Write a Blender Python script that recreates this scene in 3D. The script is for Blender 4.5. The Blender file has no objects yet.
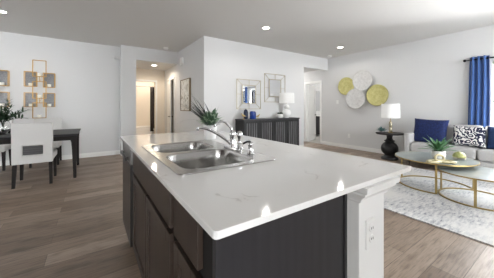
import bpy, bmesh, math, random
from mathutils import Vector, Matrix
random.seed(7)
PI = math.pi
SC = bpy.context.scene
COL = SC.collection

# ---------------------------------------------------------------- camera
CAM_H = 1.20
cam_d = bpy.data.cameras.new('camera')
cam_d.sensor_fit = 'HORIZONTAL'; cam_d.sensor_width = 36.0
cam_d.lens = 230.0 / 494.0 * 36.0
cam_d.shift_y = -(139.0 - 107.5) / 494.0
cam_d.clip_start = 0.02
cam = bpy.data.objects.new('camera', cam_d); COL.objects.link(cam)
cam.location = (0, 0, CAM_H); cam.rotation_euler = (PI / 2, 0, -math.radians(34))
SC.camera = cam

# ---------------------------------------------------------------- world, large lights, exposure
WORLD_STRENGTH = 4.8
w = bpy.data.worlds.new('daylight'); SC.world = w; w.use_nodes = True
bg = w.node_tree.nodes['Background']
bg.inputs[0].default_value = (0.93, 0.97, 1.0, 1); bg.inputs[1].default_value = WORLD_STRENGTH
SC.view_settings.view_transform = 'Standard'
SC.view_settings.look = 'None'
SC.view_settings.gamma = 1.0
SC.view_settings.use_curve_mapping = False
SC.view_settings.exposure = 1.38
SC.cycles.use_denoising = True
SC.cycles.max_bounces = 10
SC.cycles.diffuse_bounces = 6


def area(name, loc, rot, sx, sy, power, color=(1, 1, 1)):
    d = bpy.data.lights.new(name, 'AREA'); d.shape = 'RECTANGLE'; d.size = sx; d.size_y = sy
    d.energy = power; d.color = color
    o = bpy.data.objects.new(name, d); COL.objects.link(o); o.location = loc; o.rotation_euler = rot
    return o


# daylight through the living room window (right wall), pointing into the room
area('window_daylight', (6.42, 0.05, 1.35), (0, math.radians(90), 0), 1.5, 1.9, 110, (0.95, 0.98, 1.0))
DOWNLIGHT_W = 9

# ---------------------------------------------------------------- materials


def srgb(r, g, b):
    def c(v):
        v /= 255.0
        return v / 12.92 if v <= 0.04045 else ((v + 0.055) / 1.055) ** 2.4
    return (c(r), c(g), c(b), 1.0)


MATS = {}


def mat(name, rgb=(200, 200, 200), rough=0.6, metal=0.0, noise=0.0, scale=20.0, emit=None, estr=0.0, stretch=(1, 1, 1),
        bump=0.0, trans=0.0, coat=0.0, sheen=0.0, ior=1.45, alpha=1.0):
    m = bpy.data.materials.new(name); m.use_nodes = True
    nt = m.node_tree; b = nt.nodes['Principled BSDF']
    col = srgb(*rgb)
    b.inputs['Base Color'].default_value = col
    b.inputs['Roughness'].default_value = rough
    b.inputs['Metallic'].default_value = metal
    b.inputs['Transmission Weight'].default_value = trans
    b.inputs['Coat Weight'].default_value = coat
    b.inputs['Sheen Weight'].default_value = sheen
    b.inputs['IOR'].default_value = ior
    b.inputs['Alpha'].default_value = alpha
    if noise or bump:
        tc = nt.nodes.new('ShaderNodeTexCoord'); mp = nt.nodes.new('ShaderNodeMapping')
        mp.inputs['Scale'].default_value = stretch
        nt.links.new(tc.outputs['Object'], mp.inputs['Vector'])
        n = nt.nodes.new('ShaderNodeTexNoise'); n.inputs['Scale'].default_value = scale
        n.inputs['Detail'].default_value = 6
        nt.links.new(mp.outputs[0], n.inputs['Vector'])
        if noise:
            r = nt.nodes.new('ShaderNodeValToRGB')
            r.color_ramp.elements[0].position = 0.3; r.color_ramp.elements[1].position = 0.7
            r.color_ramp.elements[0].color = tuple(c * (1 - noise) for c in col[:3]) + (1,)
            r.color_ramp.elements[1].color = tuple(min(1, c * (1 + noise)) for c in col[:3]) + (1,)
            nt.links.new(n.outputs['Fac'], r.inputs[0]); nt.links.new(r.outputs[0], b.inputs['Base Color'])
        if bump:
            bp = nt.nodes.new('ShaderNodeBump'); bp.inputs['Strength'].default_value = bump
            bp.inputs['Distance'].default_value = 0.01
            nt.links.new(n.outputs['Fac'], bp.inputs['Height']); nt.links.new(bp.outputs[0], b.inputs['Normal'])
    if emit:
        b.inputs['Emission Color'].default_value = srgb(*emit); b.inputs['Emission Strength'].default_value = estr
    MATS[name] = m
    return m


def nodes(m):
    return m.node_tree, m.node_tree.nodes, m.node_tree.links, m.node_tree.nodes['Principled BSDF']


def ramp(nt, stops):
    r = nt.nodes.new('ShaderNodeValToRGB')
    e = r.color_ramp.elements
    e[0].position, e[0].color = stops[0]
    e[1].position, e[1].color = stops[-1]
    for p, c in stops[1:-1]:
        k = e.new(p); k.color = c
    return r


wall_m = mat('wall_paint', (216, 216, 216), 0.85, bump=0.05, scale=220)
ceil_m = mat('ceiling_paint', (214, 213, 211), 0.95, bump=0.08, scale=160)
trim_m = mat('white_trim', (236, 236, 234), 0.45)
door_m = mat('white_door', (238, 238, 237), 0.45)
hallwall_m = mat('hall_wall_warm_lit', (226, 217, 204), 0.85)  # wall paint lightened and tinted cream for the hall's warm light
tile_m = mat('bath_tile', (176, 174, 170), 0.35, noise=0.08, scale=6)
tub_m = mat('tub_enamel', (240, 238, 234), 0.2)
showercurtain_m = mat('shower_curtain_cloth', (52, 46, 44), 0.9, noise=0.5, scale=26)
espresso_m = mat('espresso_wood', (58, 47, 40), 0.42, noise=0.18, scale=14, stretch=(1, 1, 0.12))
espresso_dark_m = mat('espresso_panel', (47, 46, 49), 0.42, noise=0.16, scale=40, stretch=(1, 1, 0.03))
toekick_m = mat('toe_kick', (30, 27, 25), 0.7)
dw_m = mat('black_stainless', (64, 61, 60), 0.32, metal=0.6)
dwpanel_m = mat('control_panel', (128, 126, 124), 0.3, metal=0.8)
dark_gap_m = mat('shadow_gap', (26, 23, 21), 0.8)  # near-black carcass colour that puts shade into the gaps between fronts
steel_m = mat('brushed_steel', (196, 195, 193), 0.24, metal=1.0, bump=0.03, scale=60, stretch=(1, 12, 1))
chrome_m = mat('chrome', (215, 215, 216), 0.08, metal=1.0)
gold_m = mat('brushed_gold', (162, 126, 68), 0.4, metal=1.0)
brass_m = mat('pale_brass', (182, 160, 108), 0.32, metal=1.0)
silverwire_m = mat('champagne_wire', (188, 178, 156), 0.35, metal=0.8)
mirror_m = mat('mirror_glass', (235, 236, 238), 0.02, metal=1.0)
antique_m = mat('smoked_mirror', (104, 104, 106), 0.3, metal=0.2, noise=0.35, scale=60)
black_m = mat('black_lacquer', (24, 23, 25), 0.42, noise=0.3, scale=30)
blackmetal_m = mat('black_metal', (22, 22, 24), 0.4, metal=0.5)
charcoal_m = mat('charcoal_wash_wood', (42, 42, 44), 0.6, noise=0.38, scale=20, stretch=(1, 1, 0.12))
charcoal_top_m = mat('charcoal_top', (58, 58, 61), 0.45, noise=0.2, scale=16, stretch=(0.2, 1, 1))
slat_m = mat('charcoal_slat', (102, 102, 104), 0.6, noise=0.4, scale=26, stretch=(1, 1, 0.1))
sofa_m = mat('light_grey_linen', (178, 177, 177), 0.95, noise=0.08, scale=180, bump=0.15, sheen=0.2)
sofa_dark_m = mat('sofa_leg_wood', (40, 34, 30), 0.5)
navy_m = mat('navy_velvet', (20, 36, 84), 0.8, noise=0.4, scale=38, bump=0.4)
slate_blue_m = mat('slate_blue_cloth', (34, 56, 98), 0.9, noise=0.25, scale=40)
curtain_m = mat('blue_curtain_cloth', (62, 98, 158), 0.85, sheen=0.3, noise=0.06, scale=60)
shade_m = mat('white_lamp_shade', (228, 228, 227), 0.8, emit=(255, 252, 246), estr=0.05)
ceramic_m = mat('white_ceramic', (240, 240, 238), 0.25)
pot_m = mat('matte_white_pot', (232, 232, 231), 0.5)
bluevase_m = mat('cobalt_glaze', (24, 58, 140), 0.18, noise=0.3, scale=24)
navyvase_m = mat('dark_navy_glaze', (26, 38, 66), 0.25, noise=0.2, scale=24)
leaf_m = mat('green_leaf', (80, 110, 84), 0.55, noise=0.45, scale=40)
leaf_highlight_m = mat('highlight_leaf', (150, 172, 146), 0.6, noise=0.3, scale=40)  # paler leaf colour that paints highlights into the island plant
leaf_dark_m = mat('dark_green_leaf', (34, 62, 36), 0.5, noise=0.4, scale=30)
leaf_agave_m = mat('agave_leaf', (82, 126, 84), 0.45, noise=0.3, scale=30)
leaf_blue_m = mat('blue_green_leaf', (84, 124, 122), 0.6, noise=0.3, scale=40)
grass_m = mat('grey_green_grass', (52, 66, 62), 0.6, noise=0.3, scale=30)
soil_m = mat('potting_soil', (52, 42, 34), 0.95, noise=0.4, scale=60)
candle_m = mat('white_wax', (242, 240, 232), 0.5)
knot_m = mat('ivory_knot', (196, 186, 148), 0.4, noise=0.25, scale=30)
tabletop_m = mat('coffee_table_top', (130, 136, 133), 0.3, noise=0.14, scale=8)
dinetop_m = mat('weathered_dark_top', (54, 54, 57), 0.5, noise=0.2, scale=12, stretch=(0.15, 1, 1))
dineleg_m = mat('dark_walnut_leg', (28, 23, 21), 0.8, noise=0.2, scale=20)
chair_m = mat('white_linen_upholstery', (206, 205, 203), 0.95, noise=0.04, scale=160, bump=0.1)
grip_m = mat('dark_grip_slats', (74, 72, 72), 0.5)
glass_m = mat('clear_glass', (248, 250, 250), 0.02, trans=1.0)
water_m = mat('vase_water', (236, 242, 240), 0.0, trans=1.0, ior=1.33)
lens_m = mat('downlight_lens', (255, 255, 255), 0.5, emit=(255, 248, 236), estr=9)
plastic_m = mat('white_plastic', (236, 236, 234), 0.4)
slot_m = mat('outlet_slot', (90, 90, 90), 0.6)
artframe_m = mat('antique_gold_frame', (134, 118, 94), 0.45, metal=0.5)
baseacryl_m = mat('lamp_glass', (206, 198, 176), 0.12, metal=0.6)


def floor_material():
    m = bpy.data.materials.new('vinyl_plank_floor'); m.use_nodes = True
    nt, N, L, b = nodes(m)
    tc = N.new('ShaderNodeTexCoord'); mp = N.new('ShaderNodeMapping')
    L.new(tc.outputs['Object'], mp.inputs[0])
    mp.inputs['Location'].default_value = (0.3, 0.05, 0)
    br = N.new('ShaderNodeTexBrick')
    br.offset = 0.37; br.offset_frequency = 2; br.squash = 1.0
    br.inputs['Scale'].default_value = 1.0
    br.inputs['Mortar Size'].default_value = 0.0018
    br.inputs['Mortar Smooth'].default_value = 0.3
    br.inputs['Brick Width'].default_value = 1.22
    br.inputs['Row Height'].default_value = 0.18
    br.inputs['Bias'].default_value = 0.0
    br.inputs['Color1'].default_value = srgb(130, 112, 97)
    br.inputs['Color2'].default_value = srgb(182, 164, 148)
    br.inputs['Mortar'].default_value = srgb(104, 90, 79)
    L.new(mp.outputs[0], br.inputs['Vector'])
    # grain
    mp2 = N.new('ShaderNodeMapping'); mp2.inputs['Scale'].default_value = (1.6, 26, 1)
    L.new(tc.outputs['Object'], mp2.inputs[0])
    n = N.new('ShaderNodeTexNoise'); n.inputs['Scale'].default_value = 3.0; n.inputs['Detail'].default_value = 8
    n.inputs['Roughness'].default_value = 0.65
    L.new(mp2.outputs[0], n.inputs['Vector'])
    r = ramp(nt, [(0.28, srgb(104, 95, 88)), (0.5, srgb(222, 217, 212)), (0.75, srgb(255, 253, 250))])
    L.new(n.outputs['Fac'], r.inputs[0])
    # knots and darker cathedral patches
    mp3 = N.new('ShaderNodeMapping'); mp3.inputs['Scale'].default_value = (1.6, 5.0, 1)
    L.new(tc.outputs['Object'], mp3.inputs[0])
    n2 = N.new('ShaderNodeTexNoise'); n2.inputs['Scale'].default_value = 2.2; n2.inputs['Detail'].default_value = 3
    L.new(mp3.outputs[0], n2.inputs['Vector'])
    r2 = ramp(nt, [(0.3, srgb(168, 160, 154)), (0.48, srgb(255, 255, 255)), (1.0, srgb(255, 255, 255))])
    L.new(n2.outputs['Fac'], r2.inputs[0])
    mx = N.new('ShaderNodeMix'); mx.data_type = 'RGBA'; mx.blend_type = 'MULTIPLY'; mx.inputs[0].default_value = 0.75
    L.new(br.outputs['Color'], mx.inputs[6]); L.new(r.outputs[0], mx.inputs[7])
    mx2 = N.new('ShaderNodeMix'); mx2.data_type = 'RGBA'; mx2.blend_type = 'MULTIPLY'; mx2.inputs[0].default_value = 0.6
    L.new(mx.outputs[2], mx2.inputs[6]); L.new(r2.outputs[0], mx2.inputs[7])
    L.new(mx2.outputs[2], b.inputs['Base Color'])
    b.inputs['Roughness'].default_value = 0.42
    return m


def quartz_material():
    m = bpy.data.materials.new('white_quartz'); m.use_nodes = True
    nt, N, L, b = nodes(m)
    tc = N.new('ShaderNodeTexCoord')
    n0 = N.new('ShaderNodeTexNoise'); n0.inputs['Scale'].default_value = 4.0; n0.inputs['Detail'].default_value = 5
    L.new(tc.outputs['Object'], n0.inputs['Vector'])
    mixv = N.new('ShaderNodeMix'); mixv.data_type = 'RGBA'; mixv.inputs[0].default_value = 0.28
    L.new(tc.outputs['Object'], mixv.inputs[6]); L.new(n0.outputs['Color'], mixv.inputs[7])
    v = N.new('ShaderNodeTexVoronoi'); v.feature = 'DISTANCE_TO_EDGE'; v.inputs['Scale'].default_value = 4.2
    L.new(mixv.outputs[2], v.inputs['Vector'])
    r = ramp(nt, [(0.0, srgb(202, 199, 196)), (0.014, srgb(234, 232, 229)), (0.05, srgb(238, 237, 235))])
    L.new(v.outputs['Distance'], r.inputs[0])
    # break the veins up so that only stretches of them show
    n1 = N.new('ShaderNodeTexNoise'); n1.inputs['Scale'].default_value = 6
    L.new(tc.outputs['Object'], n1.inputs['Vector'])
    r1 = ramp(nt, [(0.5, (0, 0, 0, 1)), (0.62, (1, 1, 1, 1))]); L.new(n1.outputs['Fac'], r1.inputs[0])
    mx = N.new('ShaderNodeMix'); mx.data_type = 'RGBA'; mx.inputs[6].default_value = srgb(238, 237, 235)
    L.new(r1.outputs[0], mx.inputs[0]); L.new(r.outputs[0], mx.inputs[7])
    L.new(mx.outputs[2], b.inputs['Base Color'])
    b.inputs['Roughness'].default_value = 0.07
    return m


def rug_material():
    m = bpy.data.materials.new('distressed_rug'); m.use_nodes = True
    nt, N, L, b = nodes(m)
    tc = N.new('ShaderNodeTexCoord')
    mp = N.new('ShaderNodeMapping'); mp.inputs['Scale'].default_value = (1, 4.0, 1)
    mp.inputs['Rotation'].default_value = (0, 0, 0.6)
    L.new(tc.outputs['Object'], mp.inputs[0])
    n = N.new('ShaderNodeTexNoise'); n.inputs['Scale'].default_value = 9; n.inputs['Detail'].default_value = 10
    n.inputs['Roughness'].default_value = 0.75
    L.new(mp.outputs[0], n.inputs['Vector'])
    r = ramp(nt, [(0.34, srgb(86, 90, 102)), (0.42, srgb(172, 174, 180)), (0.52, srgb(204, 204, 204)), (0.66, srgb(222, 221, 219)),
                  (0.72, srgb(198, 192, 184))])
    L.new(n.outputs['Fac'], r.inputs[0])
    n2 = N.new('ShaderNodeTexNoise'); n2.inputs['Scale'].default_value = 1.6; n2.inputs['Detail'].default_value = 4
    L.new(tc.outputs['Object'], n2.inputs['Vector'])
    r2 = ramp(nt, [(0.36, (0, 0, 0, 1)), (0.52, (1, 1, 1, 1))]); L.new(n2.outputs['Fac'], r2.inputs[0])
    mx = N.new('ShaderNodeMix'); mx.data_type = 'RGBA'
    L.new(r2.outputs[0], mx.inputs[0]); mx.inputs[6].default_value = srgb(218, 217, 215); L.new(r.outputs[0], mx.inputs[7])
    L.new(mx.outputs[2], b.inputs['Base Color']); b.inputs['Roughness'].default_value = 0.98
    bp = N.new('ShaderNodeBump'); bp.inputs['Strength'].default_value = 0.3; bp.inputs['Distance'].default_value = 0.01
    n3 = N.new('ShaderNodeTexNoise'); n3.inputs['Scale'].default_value = 160; L.new(tc.outputs['Object'], n3.inputs['Vector'])
    L.new(n3.outputs['Fac'], bp.inputs['Height']); L.new(bp.outputs[0], b.inputs['Normal'])
    return m


def ikat_material():
    m = bpy.data.materials.new('navy_white_ikat'); m.use_nodes = True
    nt, N, L, b = nodes(m)
    tc = N.new('ShaderNodeTexCoord')
    n = N.new('ShaderNodeTexNoise'); n.inputs['Scale'].default_value = 9; n.inputs['Detail'].default_value = 2
    L.new(tc.outputs['Object'], n.inputs['Vector'])
    mv = N.new('ShaderNodeMix'); mv.data_type = 'RGBA'; mv.inputs[0].default_value = 0.1
    L.new(tc.outputs['Object'], mv.inputs[6]); L.new(n.outputs['Color'], mv.inputs[7])
    v = N.new('ShaderNodeTexVoronoi'); v.feature = 'F1'; v.inputs['Scale'].default_value = 11.0
    L.new(mv.outputs[2], v.inputs['Vector'])
    ml = N.new('ShaderNodeMath'); ml.operation = 'MULTIPLY'; ml.inputs[1].default_value = 18.0
    L.new(v.outputs['Distance'], ml.inputs[0])
    sn = N.new('ShaderNodeMath'); sn.operation = 'SINE'; L.new(ml.outputs[0], sn.inputs[0])
    r = ramp(nt, [(0.0, srgb(22, 28, 58)), (0.46, srgb(22, 28, 58)), (0.54, srgb(226, 226, 224)), (1.0, srgb(226, 226, 224))])
    mr = N.new('ShaderNodeMath'); mr.operation = 'MULTIPLY_ADD'; mr.inputs[1].default_value = 0.5; mr.inputs[2].default_value = 0.42
    L.new(sn.outputs[0], mr.inputs[0]); L.new(mr.outputs[0], r.inputs[0])
    L.new(r.outputs[0], b.inputs['Base Color']); b.inputs['Roughness'].default_value = 0.9
    return m


def dish_material(name, a, c, metal):
    m = bpy.data.materials.new(name); m.use_nodes = True
    nt, N, L, b = nodes(m)
    tc = N.new('ShaderNodeTexCoord')
    n = N.new('ShaderNodeTexNoise'); n.inputs['Scale'].default_value = 14; n.inputs['Detail'].default_value = 8
    n.inputs['Roughness'].default_value = 0.7
    L.new(tc.outputs['Object'], n.inputs['Vector'])
    r = ramp(nt, [(0.3, srgb(*a)), (0.55, srgb(*c)), (0.75, srgb(*[min(255, x + 12) for x in c]))])
    L.new(n.outputs['Fac'], r.inputs[0]); L.new(r.outputs[0], b.inputs['Base Color'])
    b.inputs['Roughness'].default_value = 0.45; b.inputs['Metallic'].default_value = metal
    bp = N.new('ShaderNodeBump'); bp.inputs['Strength'].default_value = 0.5; bp.inputs['Distance'].default_value = 0.01
    L.new(n.outputs['Fac'], bp.inputs['Height']); L.new(bp.outputs[0], b.inputs['Normal'])
    return m


def art_material():
    m = bpy.data.materials.new('abstract_canvas'); m.use_nodes = True
    nt, N, L, b = nodes(m)
    tc = N.new('ShaderNodeTexCoord')
    n = N.new('ShaderNodeTexNoise'); n.inputs['Scale'].default_value = 4.2; n.inputs['Detail'].default_value = 5
    n.inputs['Distortion'].default_value = 1.6
    L.new(tc.outputs['Object'], n.inputs['Vector'])
    r = ramp(nt, [(0.3, srgb(118, 108, 100)), (0.40, srgb(206, 200, 190)), (0.5, srgb(238, 236, 230)), (0.6, srgb(216, 210, 198)),
                  (0.68, srgb(128, 110, 94)), (0.8, srgb(220, 216, 208))])
    L.new(n.outputs['Fac'], r.inputs[0]); L.new(r.outputs[0], b.inputs['Base Color'])
    b.inputs['Roughness'].default_value = 0.7
    return m


def jade_material():
    return dish_material('marbled_jade', (120, 122, 70), (190, 190, 128), 0.2)


def pane_material():
    m = bpy.data.materials.new('window_pane_glass'); m.use_nodes = True
    nt, N, L, b = nodes(m); N.remove(b)
    tr = N.new('ShaderNodeBsdfTransparent'); gl = N.new('ShaderNodeBsdfGlossy'); gl.inputs['Roughness'].default_value = 0.01
    fr = N.new('ShaderNodeFresnel'); fr.inputs['IOR'].default_value = 1.3
    mx = N.new('ShaderNodeMixShader'); L.new(fr.outputs[0], mx.inputs[0]); L.new(tr.outputs[0], mx.inputs[1]); L.new(gl.outputs[0], mx.inputs[2])
    L.new(mx.outputs[0], N['Material Output'].inputs['Surface'])
    return m


pane_m = pane_material()
floor_m = floor_material(); quartz_m = quartz_material(); rug_m = rug_material(); ikat_m = ikat_material()
yellow_m = dish_material('hammered_yellow_gold', (180, 172, 98), (208, 202, 138), 0.1)
white_dish_m = dish_material('whitewashed_dish', (192, 190, 188), (214, 213, 211), 0.0)
art_m = art_material(); jade_m = jade_material()

# ---------------------------------------------------------------- mesh building


class G:
    def __init__(s):
        s.v = []; s.f = []

    def add(s, v, f, M=None):
        o = len(s.v)
        for p in v:
            p = Vector(p)
            s.v.append(M @ p if M else p)
        s.f += [tuple(i + o for i in q) for q in f]
        return s

    def box(s, a, b, M=None):
        x0, y0, z0 = [min(p, q) for p, q in zip(a, b)]; x1, y1, z1 = [max(p, q) for p, q in zip(a, b)]
        return s.add([(x0, y0, z0), (x1, y0, z0), (x1, y1, z0), (x0, y1, z0), (x0, y0, z1), (x1, y0, z1), (x1, y1, z1), (x0, y1, z1)],
                     [(0, 3, 2, 1), (4, 5, 6, 7), (0, 1, 5, 4), (1, 2, 6, 5), (2, 3, 7, 6), (3, 0, 4, 7)], M)

    def taper(s, c0, h0, c1, h1):
        """a square post from centre c0 (half sizes h0) to centre c1 (half sizes h1)"""
        v = []
        for c, h in ((c0, h0), (c1, h1)):
            for dx, dy in ((-1, -1), (1, -1), (1, 1), (-1, 1)):
                v.append((c[0] + dx * h[0], c[1] + dy * h[1], c[2]))
        return s.add(v, [(3, 2, 1, 0), (4, 5, 6, 7), (0, 1, 5, 4), (1, 2, 6, 5), (2, 3, 7, 6), (3, 0, 4, 7)])

    def loft(s, rings, cap0=True, cap1=True, closed=True, M=None):
        n = len(rings[0]); v = [p for r in rings for p in r]; f = []
        for i in range(len(rings) - 1):
            for j in range(n if closed else n - 1):
                k = (j + 1) % n
                f.append((i * n + j, i * n + k, (i + 1) * n + k, (i + 1) * n + j))
        if cap0: f.append(tuple(reversed(range(n))))
        if cap1: f.append(tuple(range((len(rings) - 1) * n, len(rings) * n)))
        return s.add(v, f, M)

    def lathe(s, prof, n=32, c=(0, 0, 0), M=None):
        rings = [[(c[0] + r * math.cos(2 * PI * j / n), c[1] + r * math.sin(2 * PI * j / n), c[2] + z) for j in range(n)] for r, z in prof]
        return s.loft(rings, True, True, True, M)

    def ring(s, prof, n=32, c=(0, 0, 0), M=None):
        """closed profile turned about Z: a ring with a hole"""
        k = len(prof); v = []; f = []
        for r, z in prof:
            v += [(c[0] + r * math.cos(2 * PI * j / n), c[1] + r * math.sin(2 * PI * j / n), c[2] + z) for j in range(n)]
        for i in range(k):
            for j in range(n):
                f.append((i * n + j, i * n + (j + 1) % n, ((i + 1) % k) * n + (j + 1) % n, ((i + 1) % k) * n + j))
        return s.add(v, f, M)

    def tube(s, pts, r, n=10, closed=False):
        pts = [Vector(p) for p in pts]; m = len(pts); rings = []; prev = None
        rr = r if isinstance(r, (list, tuple)) else [r] * m
        for i, p in enumerate(pts):
            if closed: t = (pts[(i + 1) % m] - pts[i - 1]).normalized()
            else: t = (pts[min(i + 1, m - 1)] - pts[max(i - 1, 0)]).normalized()
            if prev is None:
                a = Vector((0, 0, 1)) if abs(t.z) < 0.9 else Vector((1, 0, 0))
                nrm = t.cross(a).normalized()
            else:
                nrm = (prev - t * prev.dot(t)).normalized()
            prev = nrm; bn = t.cross(nrm)
            rings.append([p + (nrm * math.cos(2 * PI * j / n) + bn * math.sin(2 * PI * j / n)) * rr[i] for j in range(n)])
        if closed:
            rings.append(rings[0]); return s.loft(rings, False, False)
        return s.loft(rings)

    def bar(s, a, b, t):
        """square bar from a to b"""
        a, b = Vector(a), Vector(b); d = (b - a)
        q = d.to_track_quat('Z', 'Y').to_matrix().to_4x4(); q.translation = a
        return s.box((-t, -t, -t), (t, t, d.length + t), q)

    def sphere(s, c, r, nu=24, nv=14, sx=1, sy=1, sz=1):
        prof = [(max(1e-4, r * math.sin(PI * i / nv)), -r * math.cos(PI * i / nv)) for i in range(nv + 1)]
        M = Matrix.Translation(c) @ Matrix.Diagonal((sx, sy, sz, 1))
        return s.lathe(prof, nu, M=M)

    def cushion(s, w, h, t, n=14, pinch=0.06, M=None, edge=0.10):
        """soft cushion in the local XZ plane, centred, thickness along Y"""
        for side in (-1, 1):
            v = []; f = []
            for i in range(n + 1):
                for j in range(n + 1):
                    a = -1 + 2 * i / n; b = -1 + 2 * j / n
                    px = a * (1 - pinch * (1 - abs(b)) ** 0.0 * (1 - b * b) * 0.5 * abs(a)); pz = b * (1 - pinch * (1 - a * a) * 0.5 * abs(b))
                    th = max(0.0, (1 - a ** 4) * (1 - b ** 4)) ** 0.55
                    v.append((px * w / 2, side * (t / 2) * th, pz * h / 2))
            for i in range(n):
                for j in range(n):
                    q = (i * (n + 1) + j, (i + 1) * (n + 1) + j, (i + 1) * (n + 1) + j + 1, i * (n + 1) + j + 1)
                    f.append(q if side < 0 else tuple(reversed(q)))
            s.add(v, f, M)
        return s

    def leaf(s, base, d, length, width, droop=0.3, n=5, fold=0.15):
        """a folded, arching leaf starting at base towards d"""
        d = Vector(d).normalized(); side = d.cross(Vector((0, 0, 1)))
        if side.length < 1e-3: side = Vector((1, 0, 0))
        side.normalize(); p = Vector(base); rows = []
        for i in range(n + 1):
            t = i / n
            wd = width * (math.sin(PI * min(1, 0.12 + 0.88 * t)) ** 0.7 if t < 1 else 0.02) * 0.5
            up = side.cross(d)
            rows.append([p - side * wd + up * fold * wd, p.copy(), p + side * wd + up * fold * wd])
            p = p + d * (length / n)
            d = (d + Vector((0, 0, -droop / n))).normalized()
        v = [q for r in rows for q in r]; f = []
        for i in range(n):
            for j in range(2):
                f.append((i * 3 + j, i * 3 + j + 1, (i + 1) * 3 + j + 1, (i + 1) * 3 + j))
        return s.add(v, f)

    def build(s, name, m, parent=None, smooth=False, bevel=0.0, loc=None, world=True, solid=0.0, seg=2, merge=False):
        """one mesh object. Vertices are in world coordinates (world=True) or local to the parent's root / loc"""
        off = Vector((0, 0, 0))
        if parent is not None:
            p = parent
            while p is not None:
                off += p.location; p = p.parent
        elif loc is not None:
            off = Vector(loc)
        me = bpy.data.meshes.new(name)
        vs = [tuple(p - off) if world else tuple(p) for p in s.v]
        me.from_pydata(vs, [], s.f)
        bm = bmesh.new(); bm.from_mesh(me)
        if merge: bmesh.ops.remove_doubles(bm, verts=bm.verts, dist=1e-4)
        bmesh.ops.recalc_face_normals(bm, faces=bm.faces)
        bm.to_mesh(me); bm.free()
        me.materials.append(m)
        if smooth:
            for p in me.polygons: p.use_smooth = True
        o = bpy.data.objects.new(name, me); COL.objects.link(o)
        if parent is not None: o.parent = parent
        elif loc is not None: o.location = loc
        if solid:
            k = o.modifiers.new('thickness', 'SOLIDIFY'); k.thickness = solid; k.offset = 0
        if bevel:
            k = o.modifiers.new('bevel', 'BEVEL'); k.width = bevel; k.segments = seg; k.limit_method = 'ANGLE'; k.angle_limit = 0.6
            k.harden_normals = False
        return o


def thing(name, label, cat, loc=(0, 0, 0), group=None):
    o = bpy.data.objects.new(name, None); COL.objects.link(o); o.location = loc; o.empty_display_size = 0.1
    return tag(o, label, cat, group)


def tag(o, label, cat, group=None):
    o['label'] = label; o['category'] = cat
    if group: o['group'] = group
    return o


def struct(o):
    o['kind'] = 'structure'; return o


def autosmooth(o, ang=40):
    me = o.data
    bm = bmesh.new(); bm.from_mesh(me)
    for e in bm.edges:
        if len(e.link_faces) == 2: e.smooth = e.calc_face_angle(0) < math.radians(ang)
    for f in bm.faces: f.smooth = True
    bm.to_mesh(me); bm.free()
    return o


def rounded_rect(x0, x1, y0, y1, r, z, n=6):
    pts = []
    for cx, cy, a0 in ((x1 - r, y1 - r, 0), (x0 + r, y1 - r, PI / 2), (x0 + r, y0 + r, PI), (x1 - r, y0 + r, 1.5 * PI)):
        for k in range(n + 1):
            a = a0 + k * PI / 2 / n
            pts.append((cx + r * math.cos(a), cy + r * math.sin(a), z))
    return pts


def copy_tree(o, parent=None):
    c = o.copy(); COL.objects.link(c)
    if parent is not None: c.parent = parent
    for ch in [k for k in bpy.data.objects if k.parent == o]:
        copy_tree(ch, c)
    return c


# ---------------------------------------------------------------- setting
CEIL = 2.76
YD, YH, XS, YC, XR = 6.74, 6.50, 2.02, 4.67, 6.27
XL, YBK = -5.0, -6.0

struct(G().box((XL - .1, YBK, -0.08), (9.6, 11.0, 0)).build('floor', floor_m))
struct(G().box((XL - .1, YBK, CEIL), (XR + .12, 6.9, CEIL + .1)).build('ceiling', ceil_m))
g = G(); g.box((XL - .12, YBK, 0), (XL, 3.2, CEIL)); g.box((XL - .12, 3.2, 0), (XL, 5.6, .95)); g.box((XL - .12, 3.2, 2.05), (XL, 5.6, CEIL)); g.box((XL - .12, 3.2, .95), (XL, 4.1, 2.05)); g.box((XL - .12, 5.6, 0), (XL, YD + .12, CEIL))  # unseen; window opening added to let daylight reach the hall side wall
struct(g.build('wall_left', wall_m))
struct(G().box((-1.75, -1.28, 0), (-1.2, 1.2, CEIL)).build('wall_added_shade_side', espresso_m))  # unseen dark block added to keep side light off the island
struct(G().box((0.05, -1.4, 0), (3.0, -1.28, CEIL)).build('wall_added_shade', wall_m))  # unseen wall added behind the camera to shade the island's near end
struct(G().box((XL, YD, 0), (0.60, YD + .12, CEIL)).build('wall_dining', wall_m))
g = G(); g.box((0.60, YH, 0), (0.945, YD + .12, CEIL)); g.box((0.945, YH, 2.43), (XS, YH + .12, CEIL))
struct(g.build('wall_hall_front', wall_m))
# the long side wall of the hall (faces the dining side), with the closet doorway
g = G(); g.box((XS, YC + .12, 0), (XS + .12, 6.86, CEIL)); g.box((XS, 6.86, 2.05), (XS + .12, 7.50, CEIL)); g.box((XS, 7.50, 0), (XS + .12, 7.92, CEIL))
struct(g.build('wall_hall_side', wall_m))
struct(G().box((XS, YC, 0), (5.16, YC + .12, CEIL)).build('wall_back', wall_m))
struct(G().box((5.16, YC, 2.39), (XR, YC + .12, CEIL)).build('wall_back_header', wall_m))
# right wall: window hole and doorway hole
WY0, WY1, WZ0, WZ1 = -0.95, 1.02, 0.55, 2.08
DY0, DY1, DZ = 4.96, 5.58, 2.03
g = G()
g.box((XR, YBK, 0), (XR + .13, WY0, CEIL)); g.box((XR, WY0, 0), (XR + .13, WY1, WZ0)); g.box((XR, WY0, WZ1), (XR + .13, WY1, CEIL))
PY0, PY1 = -.10, .18
g.box((XR, PY0, WZ0), (XR + .13, PY1, WZ1))
g.box((XR, WY1, 0), (XR + .13, DY0, CEIL)); g.box((XR, DY0, DZ), (XR + .13, DY1, CEIL)); g.box((XR, DY1, 0), (XR + .13, 8.0, CEIL))
struct(g.build('wall_right', wall_m))
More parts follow.
